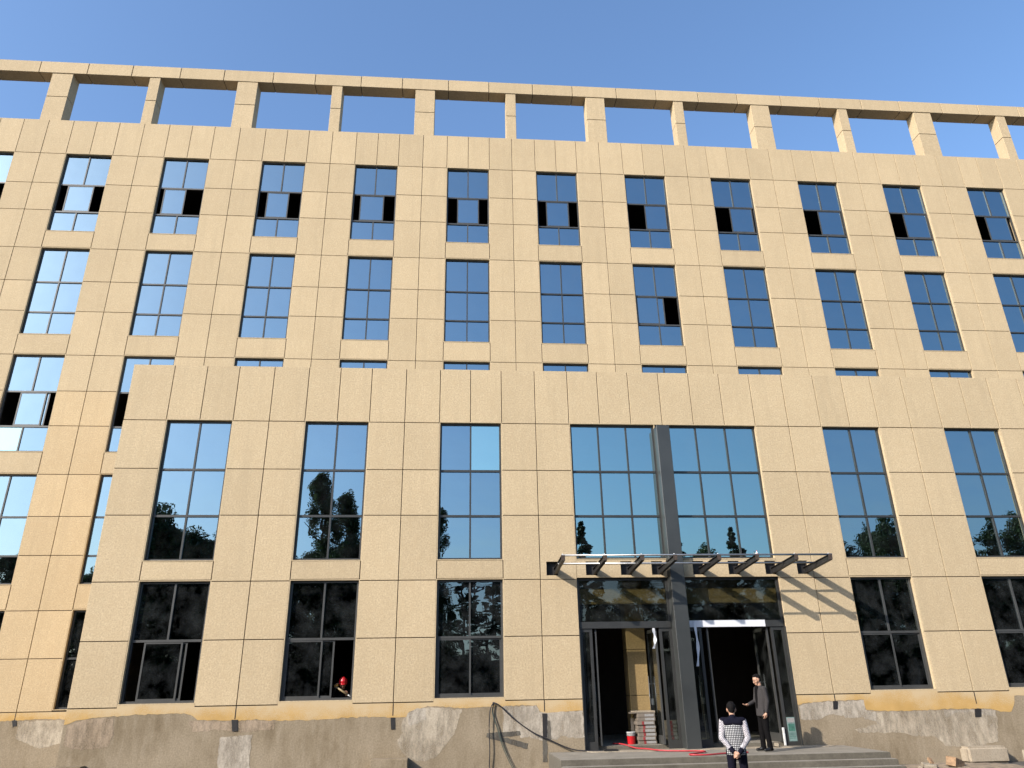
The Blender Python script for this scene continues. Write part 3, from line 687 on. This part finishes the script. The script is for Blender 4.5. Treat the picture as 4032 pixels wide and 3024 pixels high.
# ------------------------------------------------------------------ small things
b = empty('drink_bottle', (8.64, YF - .03, F_SILL1 + .02))
WORLD_AT[b] = Vector((8.64, YF + .045, F_SILL1 + .022)); b.location = WORLD_AT[b]
tag(b, 'small clear drink bottle with red label standing on the sill above the canopy', 'bottle')
obj('body', MB().lathe(tuple(WORLD_AT[b]), [(.028, 0), (.030, .01), (.030, .13), (.022, .165), (.012, .185), (.012, .20)], 14), WHITE, b, smooth=True)
obj('label_band', MB().lathe((b.location.x, b.location.y, b.location.z + .05), [(.0325, 0), (.0325, .085)], 14), RED, b, smooth=True)
obj('cap', MB().lathe((b.location.x, b.location.y, b.location.z + .201), [(.014, 0), (.014, .02)], 12), RED, b)

def smooth_path(pts, n=8):
    P = [Vector(p) for p in pts]; out = []
    for i in range(len(P) - 1):
        a, b_, c, d = P[max(i - 1, 0)], P[i], P[i + 1], P[min(i + 2, len(P) - 1)]
        for k in range(n):
            t = k / n; out.append(.5 * ((2 * b_) + (-a + c) * t + (2 * a - 5 * b_ + 4 * c - d) * t * t + (-a + 3 * b_ - 3 * c + d) * t ** 3))
    return out + [P[-1]]
hz = PLAT + .034
hose = [(4.3, 21.2), (4.5, 20.9), (4.75, 20.55), (4.95, 20.2), (5.24, 19.85), (5.66, 19.6), (6.05, 19.45), (6.13, 19.25), (5.9, 18.95), (5.55, 18.62), (5.62, 18.42), (5.95, 18.40), (6.5, 18.68), (7.0, 18.75)]
tag(obj('hose', MB().tube(smooth_path([(x, y, hz - .006 + (.09 if y > 20.6 else .02 if y > 20.1 else 0)) for x, y in hose]), .017, 8), HOSE, smooth=True), 'red hose snaking out of the doorway across the landing', 'hose')
yc = YF - .05
def cable(pts, r, mat, lab):
    tag(obj('power_cable', MB().tube(smooth_path([(x, y, z + Z0) for x, y, z in pts]), r, 6), mat, smooth=True), lab, 'cable', 'cables from the wall hole under the window')
cable([(1.13, YF + .02, -.36), (1.122, yc, -.35), (1.043, yc - .03, -.5), (1.013, yc - .03, -.9), (1.026, yc - .03, -1.42), (1.016, yc - .02, -1.82), (1.05, yc - .1, -1.99)], .014, CABLE, 'black cable hanging straight down the rendered wall from below the window')
cable([(1.135, YF + .02, -.37), (1.125, yc + .02, -.36), (1.10, yc, -.58), (1.215, yc, -.93), (1.365, yc, -1.39), (1.589, yc, -1.83), (1.7, yc - .1, -1.985)], .010, CABLE_G, 'thicker of the two greenish cables slanting down the rendered wall')
cable([(1.14, YF + .02, -.38), (1.135, yc + .01, -.38), (1.12, yc, -.60), (1.24, yc, -.94), (1.40, yc, -1.40), (1.64, yc, -1.84), (1.8, yc - .1, -1.985)], .008, CABLE_G, 'thinnest greenish cable slanting down the wall to the ground')
cable([(1.12, YF + .02, -.35), (1.135, yc, -.34), (1.298, yc - .03, -.42), (1.647, yc - .03, -.73), (2.11, yc - .03, -1.04), (2.50, yc - .03, -1.207), (2.92, yc - .04, -1.39), (3.25, yc - .06, -1.475), (3.8, yc - .12, -1.492), (4.05, yc - .1, -1.494)], .017, CABLE, 'thick black cable sagging from the wall hole to the doorway threshold')
tag(soften(obj('floor_spring_box', MB().box(3.86, 4.22, YF - .34, YF - .16, PLAT + .015, PLAT + .055), STEEL), .006), 'flat dark metal box lying at the cable end on the threshold', 'box')

# bucket
bc = (4.80, 21.25, FLOOR + .001)
bu = obj('paint_bucket', MB().lathe(bc, [(.105, 0), (.125, .28)], 20), RED, None, origin=bc, smooth=False)
tag(bu, 'red paint bucket with pale rim label on the lobby floor', 'bucket')
obj('label_band', MB().lathe((bc[0], bc[1], bc[2] + .20), [(.1215, 0), (.1275, .085)], 20), LABEL, bu)
obj('rim', MB().lathe((bc[0], bc[1], bc[2] + .281), [(.130, 0), (.130, .014)], 20), WHITE, bu)
obj('handle', MB().tube([(bc[0] + .13 * math.cos(a), bc[1] - .02 - .09 * math.sin(a), bc[2] + .25 - .07 * math.sin(a)) for a in [math.pi * k / 10 for k in range(11)]], .004, 6), STEEL, bu)
# tile cartons in the lobby, one thing each
ORD = ('first', 'second', 'third', 'fourth', 'fifth', 'sixth', 'seventh', 'eighth')
def carton(x0, x1, y0, y1, z, h, i, red, lab):
    j = random.uniform(-.02, .02)
    c = obj('tile_carton', MB().box(x0 + j, x1 + j, y0 + j, y1 + j, z, z + h), CARTON, None); soften(c, .006)
    tag(c, lab, 'carton', 'tile cartons stacked in the lobby')
    o = obj('end_label', MB().box(x0 + j + (x1 - x0) * .42, x1 + j - .03, y0 + j - .003, y0 + j - .0005, z + h * .2, z + h * .85), LABEL, c)
    if red: obj('red_band', MB().box(x0 + j + (x1 - x0) * .28, x0 + j + (x1 - x0) * .40, y0 + j - .003, y0 + j - .0005, z + .005, z + h - .005), CARTON_R, c)
for i in range(8): carton(4.96, 5.44, 21.08, 21.48, FLOOR + .001 + i * .092, .09, i, i < 6, ('red banded tile carton, %s from the floor in the stack by the bucket' if i < 6 else 'plain grey tile carton, %s from the floor in the stack by the bucket') % ORD[i])
for i in range(6): carton(5.70, 6.22, 21.08, 21.48, FLOOR + .001 + i * .092, .09, i, True, 'tile carton %s from the floor in the stack behind the dark entrance column' % ORD[i])
bs = tag(obj('plank', MB().box(4.78, 5.46, 21.10, 21.32, FLOOR + .742, FLOOR + .765), CARTON), 'thin board laid across the top of the left carton stack', 'board')
bs = tag(obj('plank', MB().box(4.86, 5.47, 21.12, 21.45, FLOOR + .768, FLOOR + .80), SKIM_S), 'pale off-cut slab lying on the board over the cartons', 'board')
tag(obj('white_panel_offcut', MB().box(4.86, 4.945, 21.40, 21.43, FLOOR + .001, FLOOR + .62), SKIM_S), 'pale narrow board standing upright beside the bucket and cartons', 'board')
tag(soften(obj('junction_box', MB().box(8.66, 8.71, YD - .055, YD - .01, PLAT + .016, PLAT + .44), WHITE), .005), 'white conduit length standing against the right door frame', 'conduit')

# plinth blocks against the wall
def plinth(x0, x1, d, z, lab, r=.02):
    o = obj('concrete_plinth', MB().box(x0, x1, YF - d, YF + .001, 0, z), SKIM_S if x0 > 0 else RENDERW, None); soften(o, r, 3); tag(o, lab, 'plinth')
plinth(-1.88, -.98, .42, -1.545 + Z0, 'low grey rendered plinth block against the wall left of the hanging cables', .012)
plinth(13.30, 14.42, .38, -1.60 + Z0, 'rounded pale rendered block against the wall beyond the steps', .06)
o = obj('concrete_plinth', MB().box(-9.4, -8.62, YF - .3, YF + .001, 0, -1.55 + Z0), RENDERW, None); soften(o, .012, 2); tag(o, 'low rendered block at the outer corner of the entrance block', 'plinth')
# rubble heap right of the steps
hp = MB(); nx_, ny_ = 30, 16
for j in range(ny_ + 1):
    for i in range(nx_ + 1):
        x = 10.7 + 3.6 * i / nx_; y = 18.5 + 1.7 * j / ny_; e = max(0, 1 - ((x - 12.4) / 1.75) ** 2 - ((y - 19.35) / .82) ** 2)
        hp.v.append((x, y, -.01 + .10 * math.sqrt(e) + (random.uniform(-.012, .018) if e > 0 else 0)))
for j in range(ny_):
    for i in range(nx_): a = j * (nx_ + 1) + i; hp.f.append((a, a + 1, a + nx_ + 2, a + nx_ + 1))
tag(obj('soil_heap', hp, SOIL), kind='structure')
def chunk(c, s, rz, rx, mat, lab, ry=0, name='rubble_block'):
    m = MB().box(-s[0] / 2, s[0] / 2, -s[1] / 2, s[1] / 2, -s[2] / 2, s[2] / 2)
    o = obj(name, m, mat, None, origin=(0, 0, 0)); soften(o, .012, 2)
    for v in o.data.vertices: v.co += Vector((random.gauss(0, .006), random.gauss(0, .006), random.gauss(0, .006)))
    o.location = c; o.rotation_euler = (rx, ry, rz); WORLD_AT[o] = Vector(c); tag(o, lab, 'rubble'); return o
chunk((12.17, 19.0, .15), (.40, .24, .20), .55, .12, BRICKM, 'largest tan broken block leaning on the rubble heap', .28)
chunk((11.62, 19.1, .20), (.10, .16, .07), .3, .9, BRICKM, 'small reddish brick shard tipped up on the rubble heap', .3)
chunk((11.50, 19.0, .105), (.30, .24, .09), -.3, .1, RUBM, 'flat pale concrete lump on the rubble heap', .1)
chunk((11.28, 18.98, .075), (.12, .09, .06), .8, .2, RUBM, 'small pale stone at the heap edge beside the steps')
chunk((14.75, 19.9, .16), (.22, .16, .30), .2, .1, RUBM, 'upright broken lump beyond the rounded plinth')
chunk((8.05, 20.22, PLAT + .10), (.16, .14, .17), .5, .1, RUBM, 'pale rubble lump on the landing behind the standing man', .2)
chunk((8.32, 20.25, PLAT + .06), (.13, .12, .09), 1.1, .1, RUBM, 'squat rubble lump near the right open leaf', .1)

# ------------------------------------------------------------------ people
def hull_cone(a, ra, b, rb, sa=None, sb=None):
    """convex hull of two ellipsoids (radii ra, rb scaled by sa, sb)"""
    bm = bmesh.new(); sa = sa or (1, 1, 1); sb = sb or sa
    for c, r, s in ((a, ra, sa), (b, rb, sb)):
        for i in range(7):
            th = math.pi * i / 6
            for j in range(12):
                ph = 2 * math.pi * j / 12
                bm.verts.new((c[0] + r * s[0] * math.sin(th) * math.cos(ph), c[1] + r * s[1] * math.sin(th) * math.sin(ph), c[2] + r * s[2] * math.cos(th)))
    bmesh.ops.remove_doubles(bm, verts=bm.verts, dist=1e-5)
    res = bmesh.ops.convex_hull(bm, input=bm.verts)
    bmesh.ops.delete(bm, geom=list({g for g in res['geom_interior'] + res['geom_unused'] if isinstance(g, bmesh.types.BMVert)}), context='VERTS')
    return bm
def fuse(name, cones, mat, voxel=.010, smooth=3):
    big = bmesh.new()
    for c in cones:
        b_ = hull_cone(*c); me = bpy.data.meshes.new('tmp'); b_.to_mesh(me); b_.free(); big.from_mesh(me); bpy.data.meshes.remove(me)
    me = bpy.data.meshes.new(name); big.to_mesh(me); big.free()
    o = bpy.data.objects.new(name, me); COL.objects.link(o)
    md = o.modifiers.new('r', 'REMESH'); md.mode = 'VOXEL'; md.voxel_size = voxel
    s = o.modifiers.new('s', 'SMOOTH'); s.iterations = smooth; s.factor = .5
    dg = bpy.context.evaluated_depsgraph_get(); me2 = bpy.data.meshes.new_from_object(o.evaluated_get(dg))
    bpy.data.objects.remove(o); bpy.data.meshes.remove(me)
    me2.name = name; me2.materials.clear(); me2.materials.append(mat)
    me2.polygons.foreach_set('use_smooth', [True] * len(me2.polygons)); me2.update()
    return bpy.data.objects.new(name, me2)
def hand(wrist, d, nrm, side, curl=.5):
    """palm and five fingers; d: direction of fingers, nrm: back-of-hand normal, side: thumb side"""
    W, D, Nn, S = Vector(wrist), Vector(d).normalized(), Vector(nrm).normalized(), Vector(side).normalized()
    out = [(W, .026, W + D * .05, .030), (W + D * .05 + S * .022, .018, W + D * .085 + S * .028, .014), (W + D * .05 - S * .022, .018, W + D * .082 - S * .028, .013)]
    for k, (off, ln) in enumerate(((.031, .070), (.011, .080), (-.010, .074), (-.030, .058))):
        b = W + D * .085 + S * off; c1 = b + (D * math.cos(curl) - Nn * math.sin(curl)) * ln * .5
        c2 = c1 + (D * math.cos(2 * curl) - Nn * math.sin(2 * curl)) * ln * .5
        out += [(b, .0095, c1, .009), (c1, .009, c2, .0075)]
    t0 = W + D * .03 + S * .028; t1 = t0 + (D * .6 + S * .75 - Nn * .2).normalized() * .04; t2 = t1 + (D * .95 + S * .25 - Nn * .25).normalized() * .032
    return out + [(t0, .013, t1, .011), (t1, .011, t2, .009)]
def person(loc, rotz, P, label, jacket, trousers, skin, hairlong=False, extra=None, shirt=None, sleeves=None):
    """P: joint positions in the local frame (faces -Y, left is +X)"""
    S = lambda k: P[k]
    head, neck = Vector(P['head']), Vector(P['neck'])
    hd = Vector(P['look']).normalized(); upv = Vector((0, 0, 1)); upv = (upv - hd * upv.dot(hd)).normalized(); sd = hd.cross(upv)
    hp = lambda f, u, s: head + hd * f + upv * u + sd * s
    body = [(hp(-.012, .035, 0), .084, hp(.012, .03, 0), .080), (hp(.02, 0, 0), .072, hp(.045, -.075, 0), .040), (hp(.035, -.01, .02), .055, hp(.035, -.01, -.02), .055),
            (hp(.085, .005, 0), .008, hp(.103, -.028, 0), .014), (hp(.075, -.062, .014), .010, hp(.075, -.062, -.014), .010),
            (hp(-.005, .012, .079), .014, hp(-.002, -.028, .076), .010), (hp(-.005, .012, -.079), .014, hp(-.002, -.028, -.076), .010),
            (neck, .054, hp(-.02, -.06, 0), .052), (Vector(P['chest']), .11, neck, .055), (Vector(P['pelvis']), .12, Vector(P['chest']), .12)]
    for s in 'LR':
        body += [(P['sh' + s], .048, P['el' + s], .038), (P['el' + s], .038, P['wr' + s], .026), (P['hip' + s], .075, P['kn' + s], .05), (P['kn' + s], .05, P['an' + s], .036)]
        h = P['hand' + s]; body += hand(P['wr' + s], *h)
    o = fuse('person', body, skin, .0062, 2); o.data.materials[0] = skin
    COL.objects.link(o); o.location = loc; o.rotation_euler = (0, 0, rotz); tag(o, label, 'person')
    def child(name, cones, mat, voxel=.010, smooth=3):
        c = fuse(name, cones, mat, voxel, smooth); COL.objects.link(c); c.parent = o; return c
    ch, pv = Vector(P['chest']), Vector(P['pelvis'])
    wd = (P.get('wide', 1.26), P.get('deep', .86), 1.0)
    jk = [(ch + Vector((0, 0, .04)), .155, ch - Vector((0, 0, .10)), .160, wd), (ch - Vector((0, 0, .10)), .158, pv + Vector((0, 0, .06)), .148, wd, (1.22, .92, 1)),
          (pv + Vector((0, 0, .06)), .150, pv - Vector((0, 0, P.get('hem', .06))), .160, (1.2, .92, .5), (1.16, .92, .25)),
          (Vector(P['shL']), .066, Vector(P['shR']), .066), (neck - Vector((0, 0, .03)), .066, ch + Vector((0, 0, .08)), .10)]
    slv = []
    for s in 'LR':
        a, b, c = Vector(P['sh' + s]), Vector(P['el' + s]), Vector(P['wr' + s])
        slv += [(a, .069, a + (b - a) * .5, .062), (a + (b - a) * .5, .062, b, .054), (b, .054, b + (c - b) * .93, .041)]
    if sleeves is None: jo = child('jacket', jk + slv, jacket)
    else:
        jo = child('jacket', jk, jacket); child('sleeves', slv, sleeves)
    tr = [(pv, .128, pv - Vector((0, 0, .07)), .132, (1.2, .95, 1))]
    for s in 'LR':
        tr += [(P['hip' + s], .092, P['kn' + s], .070), (P['kn' + s], .070, Vector(P['an' + s]) - Vector((0, 0, .01)), .062)]
    child('trousers', tr, trousers)
    for s in 'LR':
        a = Vector(P['an' + s]); f = Vector(P['foot' + s]).normalized()
        child('shoe', [(a + Vector((0, 0, -.035)) - f * .04, .042, a + Vector((0, 0, -.045)) + f * .16, .036, (1, 1, .9)), (a + f * .0, .045, a + Vector((0, 0, -.03)) + f * .06, .045)], SHOE, .008)
    hr = [(hp(-.032, .056, 0), .0865, hp(-.014, .070, 0), .078), (hp(-.042, .040, .0), .076, hp(-.050, -.008, 0), .058), (hp(.030, .100, .022), .034, hp(.030, .100, -.022), .034)]
    if P.get('hair', True):
        for q in range(16):
            w = RNG.uniform(-1, 1, 3); hr.append((hp(-.01 + .045 * w[0], .10 + .02 * w[1], .05 * w[2]), .022, hp(-.01 + .06 * w[0], .128 + .02 * w[1], .055 * w[2]), .008))
        child('hair', hr, HAIR, .007, 1)
    if extra: extra(o, child, hp, P)
    WORLD_AT[o] = Vector(loc)
    return o
# man in the grey blazer on the landing, facing left and talking
def blz(o, child, hp, P):
    gm_ = []
    for s in (-1, 1):
        c = hp(.088, .010, .032 * s); gm_.append((c, .003, c, .003))
    for s in (-1, 1):
        for k in range(10):
            a, b_ = [2 * math.pi * (k + q) / 10 for q in (0, 1)]
            gm_.append((hp(.092, .012 + .017 * math.sin(a), .032 * s + .024 * math.cos(a)), .0026, hp(.092, .012 + .017 * math.sin(b_), .032 * s + .024 * math.cos(b_)), .0026))
        gm_.append((hp(.088, .016, .055 * s), .0026, hp(-.01, .014, .082 * s), .0026))
    gm_.append((hp(.094, .014, .008), .0026, hp(.094, .014, -.008), .0026))
    child('spectacles', gm_, GLASSF, .0022, 0)
    ch = Vector(P['chest'])
    child('shirt_front', [(ch + Vector((0, -.075, .12)), .080, ch + Vector((0, -.112, -.06)), .050, (1, .6, 1)), (ch + Vector((0, -.112, -.06)), .050, ch + Vector((0, -.118, -.30)), .045, (1, .62, 1))], BLACKC, .008)
Pb = dict(head=(0, -.045, 1.585), look=(0, -1, -.32), neck=(0, .0, 1.46), chest=(0, .0, 1.27), pelvis=(0, .0, .93), hem=.14, deep=.74,
          shL=(.185, .01, 1.385), elL=(.235, .03, 1.10), wrL=(.225, -.03, .86), handL=((.0, -.25, -1), (1, 0, 0), (0, -1, 0), .45),
          shR=(-.185, .01, 1.385), elR=(-.235, -.03, 1.11), wrR=(-.16, -.27, 1.03), handR=((.15, -1, -.05), (0, 0, -1), (1, 0, 0), .25),
          hipL=(.095, .0, .90), knL=(.105, -.02, .49), anL=(.10, .03, .085), footL=(.2, -1, 0),
          hipR=(-.095, .0, .90), knR=(-.11, -.03, .49), anR=(-.12, -.03, .085), footR=(-.2, -1, 0))
man = person((7.62, 19.12, PLAT + .003), R_(-84), Pb, 'man in grey blazer and black trousers gesturing on the landing', BLAZER, BLACKC, SKIN, extra=blz)
# man in the checked jacket seen from behind, hands clasped
def chk(o, child, hp, P):
    ch = Vector(P['chest'])
    child('yoke', [((.175, .01, 1.425), .066, (-.175, .01, 1.425), .066, (1, 1.02, .75)), ((0, .0, 1.43), .085, (0, .015, 1.465), .066), ((.10, .05, 1.38), .085, (-.10, .05, 1.38), .085, (1, .95, .85))], NAVY)
    for s in 'LR':
        w, e = Vector(P['wr' + s]), Vector(P['el' + s]); child('cuff', [(w + (e - w) * .03, .043, w + (e - w) * .22, .046)], NAVY, .008)
Pc = dict(head=(0, -.03, 1.595), look=(0, -1, -.10), neck=(0, .0, 1.47), chest=(0, .0, 1.27), pelvis=(0, .0, .95), hem=.10, wide=1.36,
          shL=(.185, .0, 1.40), elL=(.238, .10, 1.12), wrL=(.060, .215, .90), handL=((-1, .15, -.55), (0, 1, 0), (0, 0, -1), .6),
          shR=(-.185, .0, 1.40), elR=(-.238, .10, 1.12), wrR=(-.055, .225, .885), handR=((.95, .25, -.5), (0, 1, 0), (0, 0, -1), .6),
          hipL=(.095, .0, .90), knL=(.11, -.01, .49), anL=(.115, .02, .085), footL=(.25, -1, 0),
          hipR=(-.095, .0, .90), knR=(-.11, -.01, .49), anR=(-.115, .02, .085), footR=(-.25, -1, 0))
CX_, CY_ = 5.19, 14.5
person((CX_, CY_, .003), R_(162), Pc, 'man in checked jacket seen from behind with hands clasped', CHECK, NAVY, SKIN, extra=chk, sleeves=CHECK2).scale = (.975, .975, .975)
# worker at the open window
def wk(o, child, hp, P):
    hm = child('helmet', [(hp(-.01, .055, 0), .112, hp(.0, .075, 0), .108), (hp(-.01, .10, 0), .085, hp(.0, .125, 0), .07), (hp(.10, .045, .035), .022, hp(.10, .045, -.035), .022, (1, 1, .5)), (hp(.05, .16, 0), .016, hp(-.07, .155, 0), .016)], RED, .007, 2)
    child('brim', [(hp(.02, .03, .06), .06, hp(.09, .025, .0), .055, (1, 1, .22)), (hp(.02, .03, -.06), .06, hp(.09, .025, .0), .055, (1, 1, .22)), (hp(-.06, .03, 0), .09, hp(.02, .03, 0), .11, (1, 1, .12))], RED, .007, 1)
    child('glove', [(Vector(P['wrR']) + Vector((.015, -.03, .045)), .034, Vector(P['wrR']) + Vector((.055, -.03, .06)), .034)], YELLOW, .008)
Pw = dict(head=(0, -.08, 1.58), look=(.15, -1, -.42), neck=(0, -.01, 1.46), chest=(0, .03, 1.27), pelvis=(0, .05, .95), hem=.06, hair=False,
          shL=(.18, .02, 1.38), elL=(.26, -.05, 1.14), wrL=(.125, -.16, 1.315), handL=((.2, -.3, 1), (1, 0, 0), (0, -1, 0), .9),
          shR=(-.18, .02, 1.38), elR=(-.26, -.12, 1.22), wrR=(-.185, -.17, 1.50), handR=((.3, -.3, 1), (-1, 0, 0), (0, -1, 0), .9),
          hipL=(.095, .05, .90), knL=(.11, .03, .49), anL=(.115, .06, .085), footL=(.25, -1, 0),
          hipR=(-.095, .05, .90), knR=(-.11, .03, .49), anR=(-.115, .06, .085), footR=(-.25, -1, 0))
WX, WY = -2.75, 20.98
worker = person((WX, WY, FLOOR + .003), 0, Pw, 'worker in red hard hat leaning at the open ground floor window', BLACKC, NAVY, SKIN_D, extra=wk)
gun = empty('caulking_gun', (-2.72, 20.77, 1.9))
tag(gun, 'caulking gun with tan barrel and white nozzle held by the window worker', 'caulking gun')
A_, B_ = Vector((-2.90, 20.765, 2.10)), Vector((-2.585, 20.745, 1.905)); dv = (B_ - A_).normalized()
obj('barrel', MB().tube([A_, B_], .024, 12), WOODC, gun, smooth=True)
obj('nozzle', MB().tube([B_, B_ + dv * .03, B_ + dv * .12], [.022, .016, .005], 10), WHITE, gun, smooth=True)
obj('plunger_rod', MB().tube([A_ - dv * .13, A_], .006, 6), STEEL, gun, smooth=True)
obj('trigger', MB().tube([A_ - dv * .01, A_ + Vector((-.02, 0, -.11))], .010, 6), STEEL, gun, smooth=True)

# ------------------------------------------------------------------ trees and wires across the road behind the camera (they show in the glass)
def crown_mesh(name, clumps, per, size, mat, flat_=.5):
    V = []; n = 0
    for (c, r) in clumps:
        d = RNG.normal(size=(per, 3)); d /= np.linalg.norm(d, axis=1)[:, None]
        p = np.array(c) + d * np.array(r) * (RNG.random((per, 1)) ** .45)
        u = RNG.normal(size=(per, 3)); u[:, 2] *= flat_; u /= np.linalg.norm(u, axis=1)[:, None]
        w = np.cross(u, RNG.normal(size=(per, 3))); w /= np.linalg.norm(w, axis=1)[:, None]
        s = size * RNG.uniform(.6, 1.3, (per, 1))
        V.append(np.stack([p - u * s, p - w * s * .55, p + u * s, p + w * s * .55], 1).reshape(-1, 3)); n += per
    V = np.concatenate(V); me = bpy.data.meshes.new(name)
    me.vertices.add(len(V)); me.vertices.foreach_set('co', V.ravel()); me.loops.add(len(V)); me.loops.foreach_set('vertex_index', np.arange(len(V), dtype=np.int32))
    me.polygons.add(n); me.polygons.foreach_set('loop_start', np.arange(0, len(V), 4, dtype=np.int32)); me.polygons.foreach_set('loop_total', np.full(n, 4, dtype=np.int32))
    me.update(calc_edges=True); me.materials.append(mat); return me
def trunk_mesh(h, r, limbs):
    m = MB().tube([(0, 0, 0), (.05, .02, h * .35), (-.04, .05, h * .7), (0, 0, h)], [r, r * .8, r * .5, r * .15], 9)
    for z, a, l_ in limbs: m.tube([(0, 0, z), (math.cos(a) * l_ * .5, math.sin(a) * l_ * .5, z + l_ * .35), (math.cos(a) * l_, math.sin(a) * l_, z + l_ * .8)], [r * .4, r * .25, r * .08], 6)
    me = bpy.data.meshes.new('trunk'); me.from_pydata(m.v, [], m.f); me.materials.append(BARK); me.update(); return me
kinds = []
cl = []
for k in range(70):
    a, t = RNG.uniform(0, 6.28), RNG.random(); z = 3.4 + 8.2 * t; rad = 3.1 * math.sin(math.pi * (.18 + .8 * t)) * RNG.uniform(.3, 1.0)
    cl.append(((math.cos(a) * rad, math.sin(a) * rad, z), (.75, .75, .6)))
kinds.append((crown_mesh('crown', cl, 420, .09, LEAF[0]), trunk_mesh(10.5, .24, [(3 + .8 * k, k * 2.1, 2.6 - .15 * k) for k in range(8)]), 'broadleaf_tree', 12))
cl = []
for k in range(70):
    a, t = RNG.uniform(0, 6.28), RNG.random(); z = 2.6 + 12.8 * t; rad = 1.55 * (math.sin(math.pi * (.12 + .83 * t)) ** .8) * RNG.uniform(.3, 1.05)
    cl.append(((math.cos(a) * rad, math.sin(a) * rad, z), (.45, .45, .85)))
kinds.append((crown_mesh('crown', cl, 360, .085, LEAF[1]), trunk_mesh(15, .22, [(3 + 1.1 * k, k * 2.4, 1.5) for k in range(9)]), 'poplar_tree', 15.5))
cl = []
for k in range(34):
    t = k / 33; z = 1.8 + 9.6 * t
    for q in range(4):
        a = RNG.uniform(0, 6.28); rad = 2.5 * (1 - t) * RNG.uniform(.35, 1.0) + .08; cl.append(((math.cos(a) * rad, math.sin(a) * rad, z), (.6 * (1 - t) + .12, .6 * (1 - t) + .12, .16)))
kinds.append((crown_mesh('crown', cl, 110, .09, LEAF[2], .25), trunk_mesh(11.4, .20, [(2 + 1.1 * k, k * 2.4, 1.9 - .2 * k) for k in range(8)]), 'cedar_tree', 12))
TL = {'broadleaf_tree': 'dense dark green broadleaf tree across the road', 'poplar_tree': 'tall narrow poplar tree across the road', 'cedar_tree': 'pointed dark cedar tree across the road'}
def tree(kind, x, y, s):
    cm, tm, nm, hh = kinds[kind]
    e = empty(nm, (x, y, 0)); e.rotation_euler = (0, 0, random.uniform(0, 6.28)); e.scale = (s, s, s * random.uniform(.94, 1.06))
    tag(e, TL[nm] + (' behind the hedge' if y < -16.5 else ' in front of the hedge'), 'tree', ('trees behind the hedge' if y < -16.5 else 'trees in front of the hedge'))
    for n_, me in (('trunk', tm), ('crown', cm)):
        c = bpy.data.objects.new(n_, me); COL.objects.link(c); c.parent = e
hc = []
for k in range(150):
    x = -60 + 120 * k / 149; hc.append(((x, RNG.uniform(-.5, .5), RNG.uniform(.8, 2.0)), (1.0, .8, .9))); hc.append(((x + RNG.uniform(-.4, .4), RNG.uniform(-.4, .4), RNG.uniform(2.2, 3.9)), (.9, .7, .7)))
pw = obj('horizon_screen_wall', MB().box(-90, 90, -18.6, -18.3, 0, 4.3), BARK, None); tag(pw, 'long dark unseen wall added behind the hedge to block bright horizon reflections', 'wall')  # unseen wall added to keep bright horizon sky out of the lower panes
obj('coping', MB().box(-90, 90, -18.66, -18.24, 4.302, 4.38), BARK, pw)
he = bpy.data.objects.new('hedge', crown_mesh('hedge', hc, 300, .14, LEAF[0])); COL.objects.link(he); he.location = (0, -16.5, 0)  # added out of view so the ground floor glass mirrors something dark
tag(he, 'tall dense unseen hedge added behind the roadside trees to darken the lower window reflections', 'hedge')
for k, x, y, s in ((0, -43, -20, 1.1), (0, -37.5, -20, 1.0), (0, -32, -20, 1.1), (0, -26.5, -20, 1.12), (0, -22.5, -20, 1.15), (0, -18.5, -20, 1.1), (0, -14.5, -20, 1.1), (0, -10.5, -20, 1.15), (0, -6.5, -20, 1.05), (2, 1, -20, 1.0), (2, 6.3, -20, .9), (0, 12, -20, .7), (2, 21.5, -20, 1.0), (0, 27.5, -20, 1.0), (0, 31, -20, 1.1), (0, 36, -20, 1.15), (0, 42, -20, 1.0), (0, 47, -20, 1.0),
                   (0, -46, -13, 1.0), (1, -40, -12, .95), (0, -35, -12, 1.02), (0, -29.5, -13, 1.0), (1, -25, -12, .90), (0, -20.5, -12, 1.12), (0, -15.8, -13, 1.05), (1, -12.6, -12, .92),
                   (1, -9.2, -12, 1.03), (1, -7.4, -12.5, .98), (0, -4.5, -13, .95), (0, -17.6, -11.5, 1.08), (0, -13.2, -11, 1.08), (0, -6.6, -11, 1.06), (0, -20.8, -10.5, 1.12), (0, 27.2, -12, 1.0), (1, -1.0, -12, .86), (2, 2.6, -12, .86), (0, 5.2, -13, .66), (2, 9.6, -12, 1.12), (0, 13.4, -13, .80), (2, 16.2, -12, 1.08), (0, 18.6, -12, .90), (2, 20.6, -12, 1.06),
                   (0, 24.3, -13, .74), (0, 29.0, -12, .96), (0, 33.2, -12, 1.10), (0, 38.5, -13, 1.16), (0, 43, -12, 1.12), (0, 48, -12, 1.1)):
    tree(k, x, y, s)
for x in (-34.0, 8.6, 46.0):
    p = obj('utility_pole', MB().tube([(x, -9, 0), (x, -9, 9.4)], [.16, .10], 12), POLE, None, origin=(x, -9, 0), smooth=True)
    tag(p, 'concrete utility pole across the road carrying three wires', 'pole', 'utility poles across the road')
    obj('cross_arm', MB().box(x - .05, x + .05, -9.9, -8.1, 8.80, 8.90), STEEL, p)
for y in (-9.85, -9.2, -8.2):
    pts = []
    for a, b_ in ((-34.0, 8.6), (8.6, 46.0)):
        for k in range(20): t = k / 20; pts.append((a + (b_ - a) * t, y, 8.92 - 1.1 * 4 * t * (1 - t)))
    tag(obj('overhead_wire', MB().tube(pts + [(46.0, y, 8.92)], .018, 5), CABLE), 'black overhead wire strung between the utility poles', 'wire', 'overhead wires across the road')
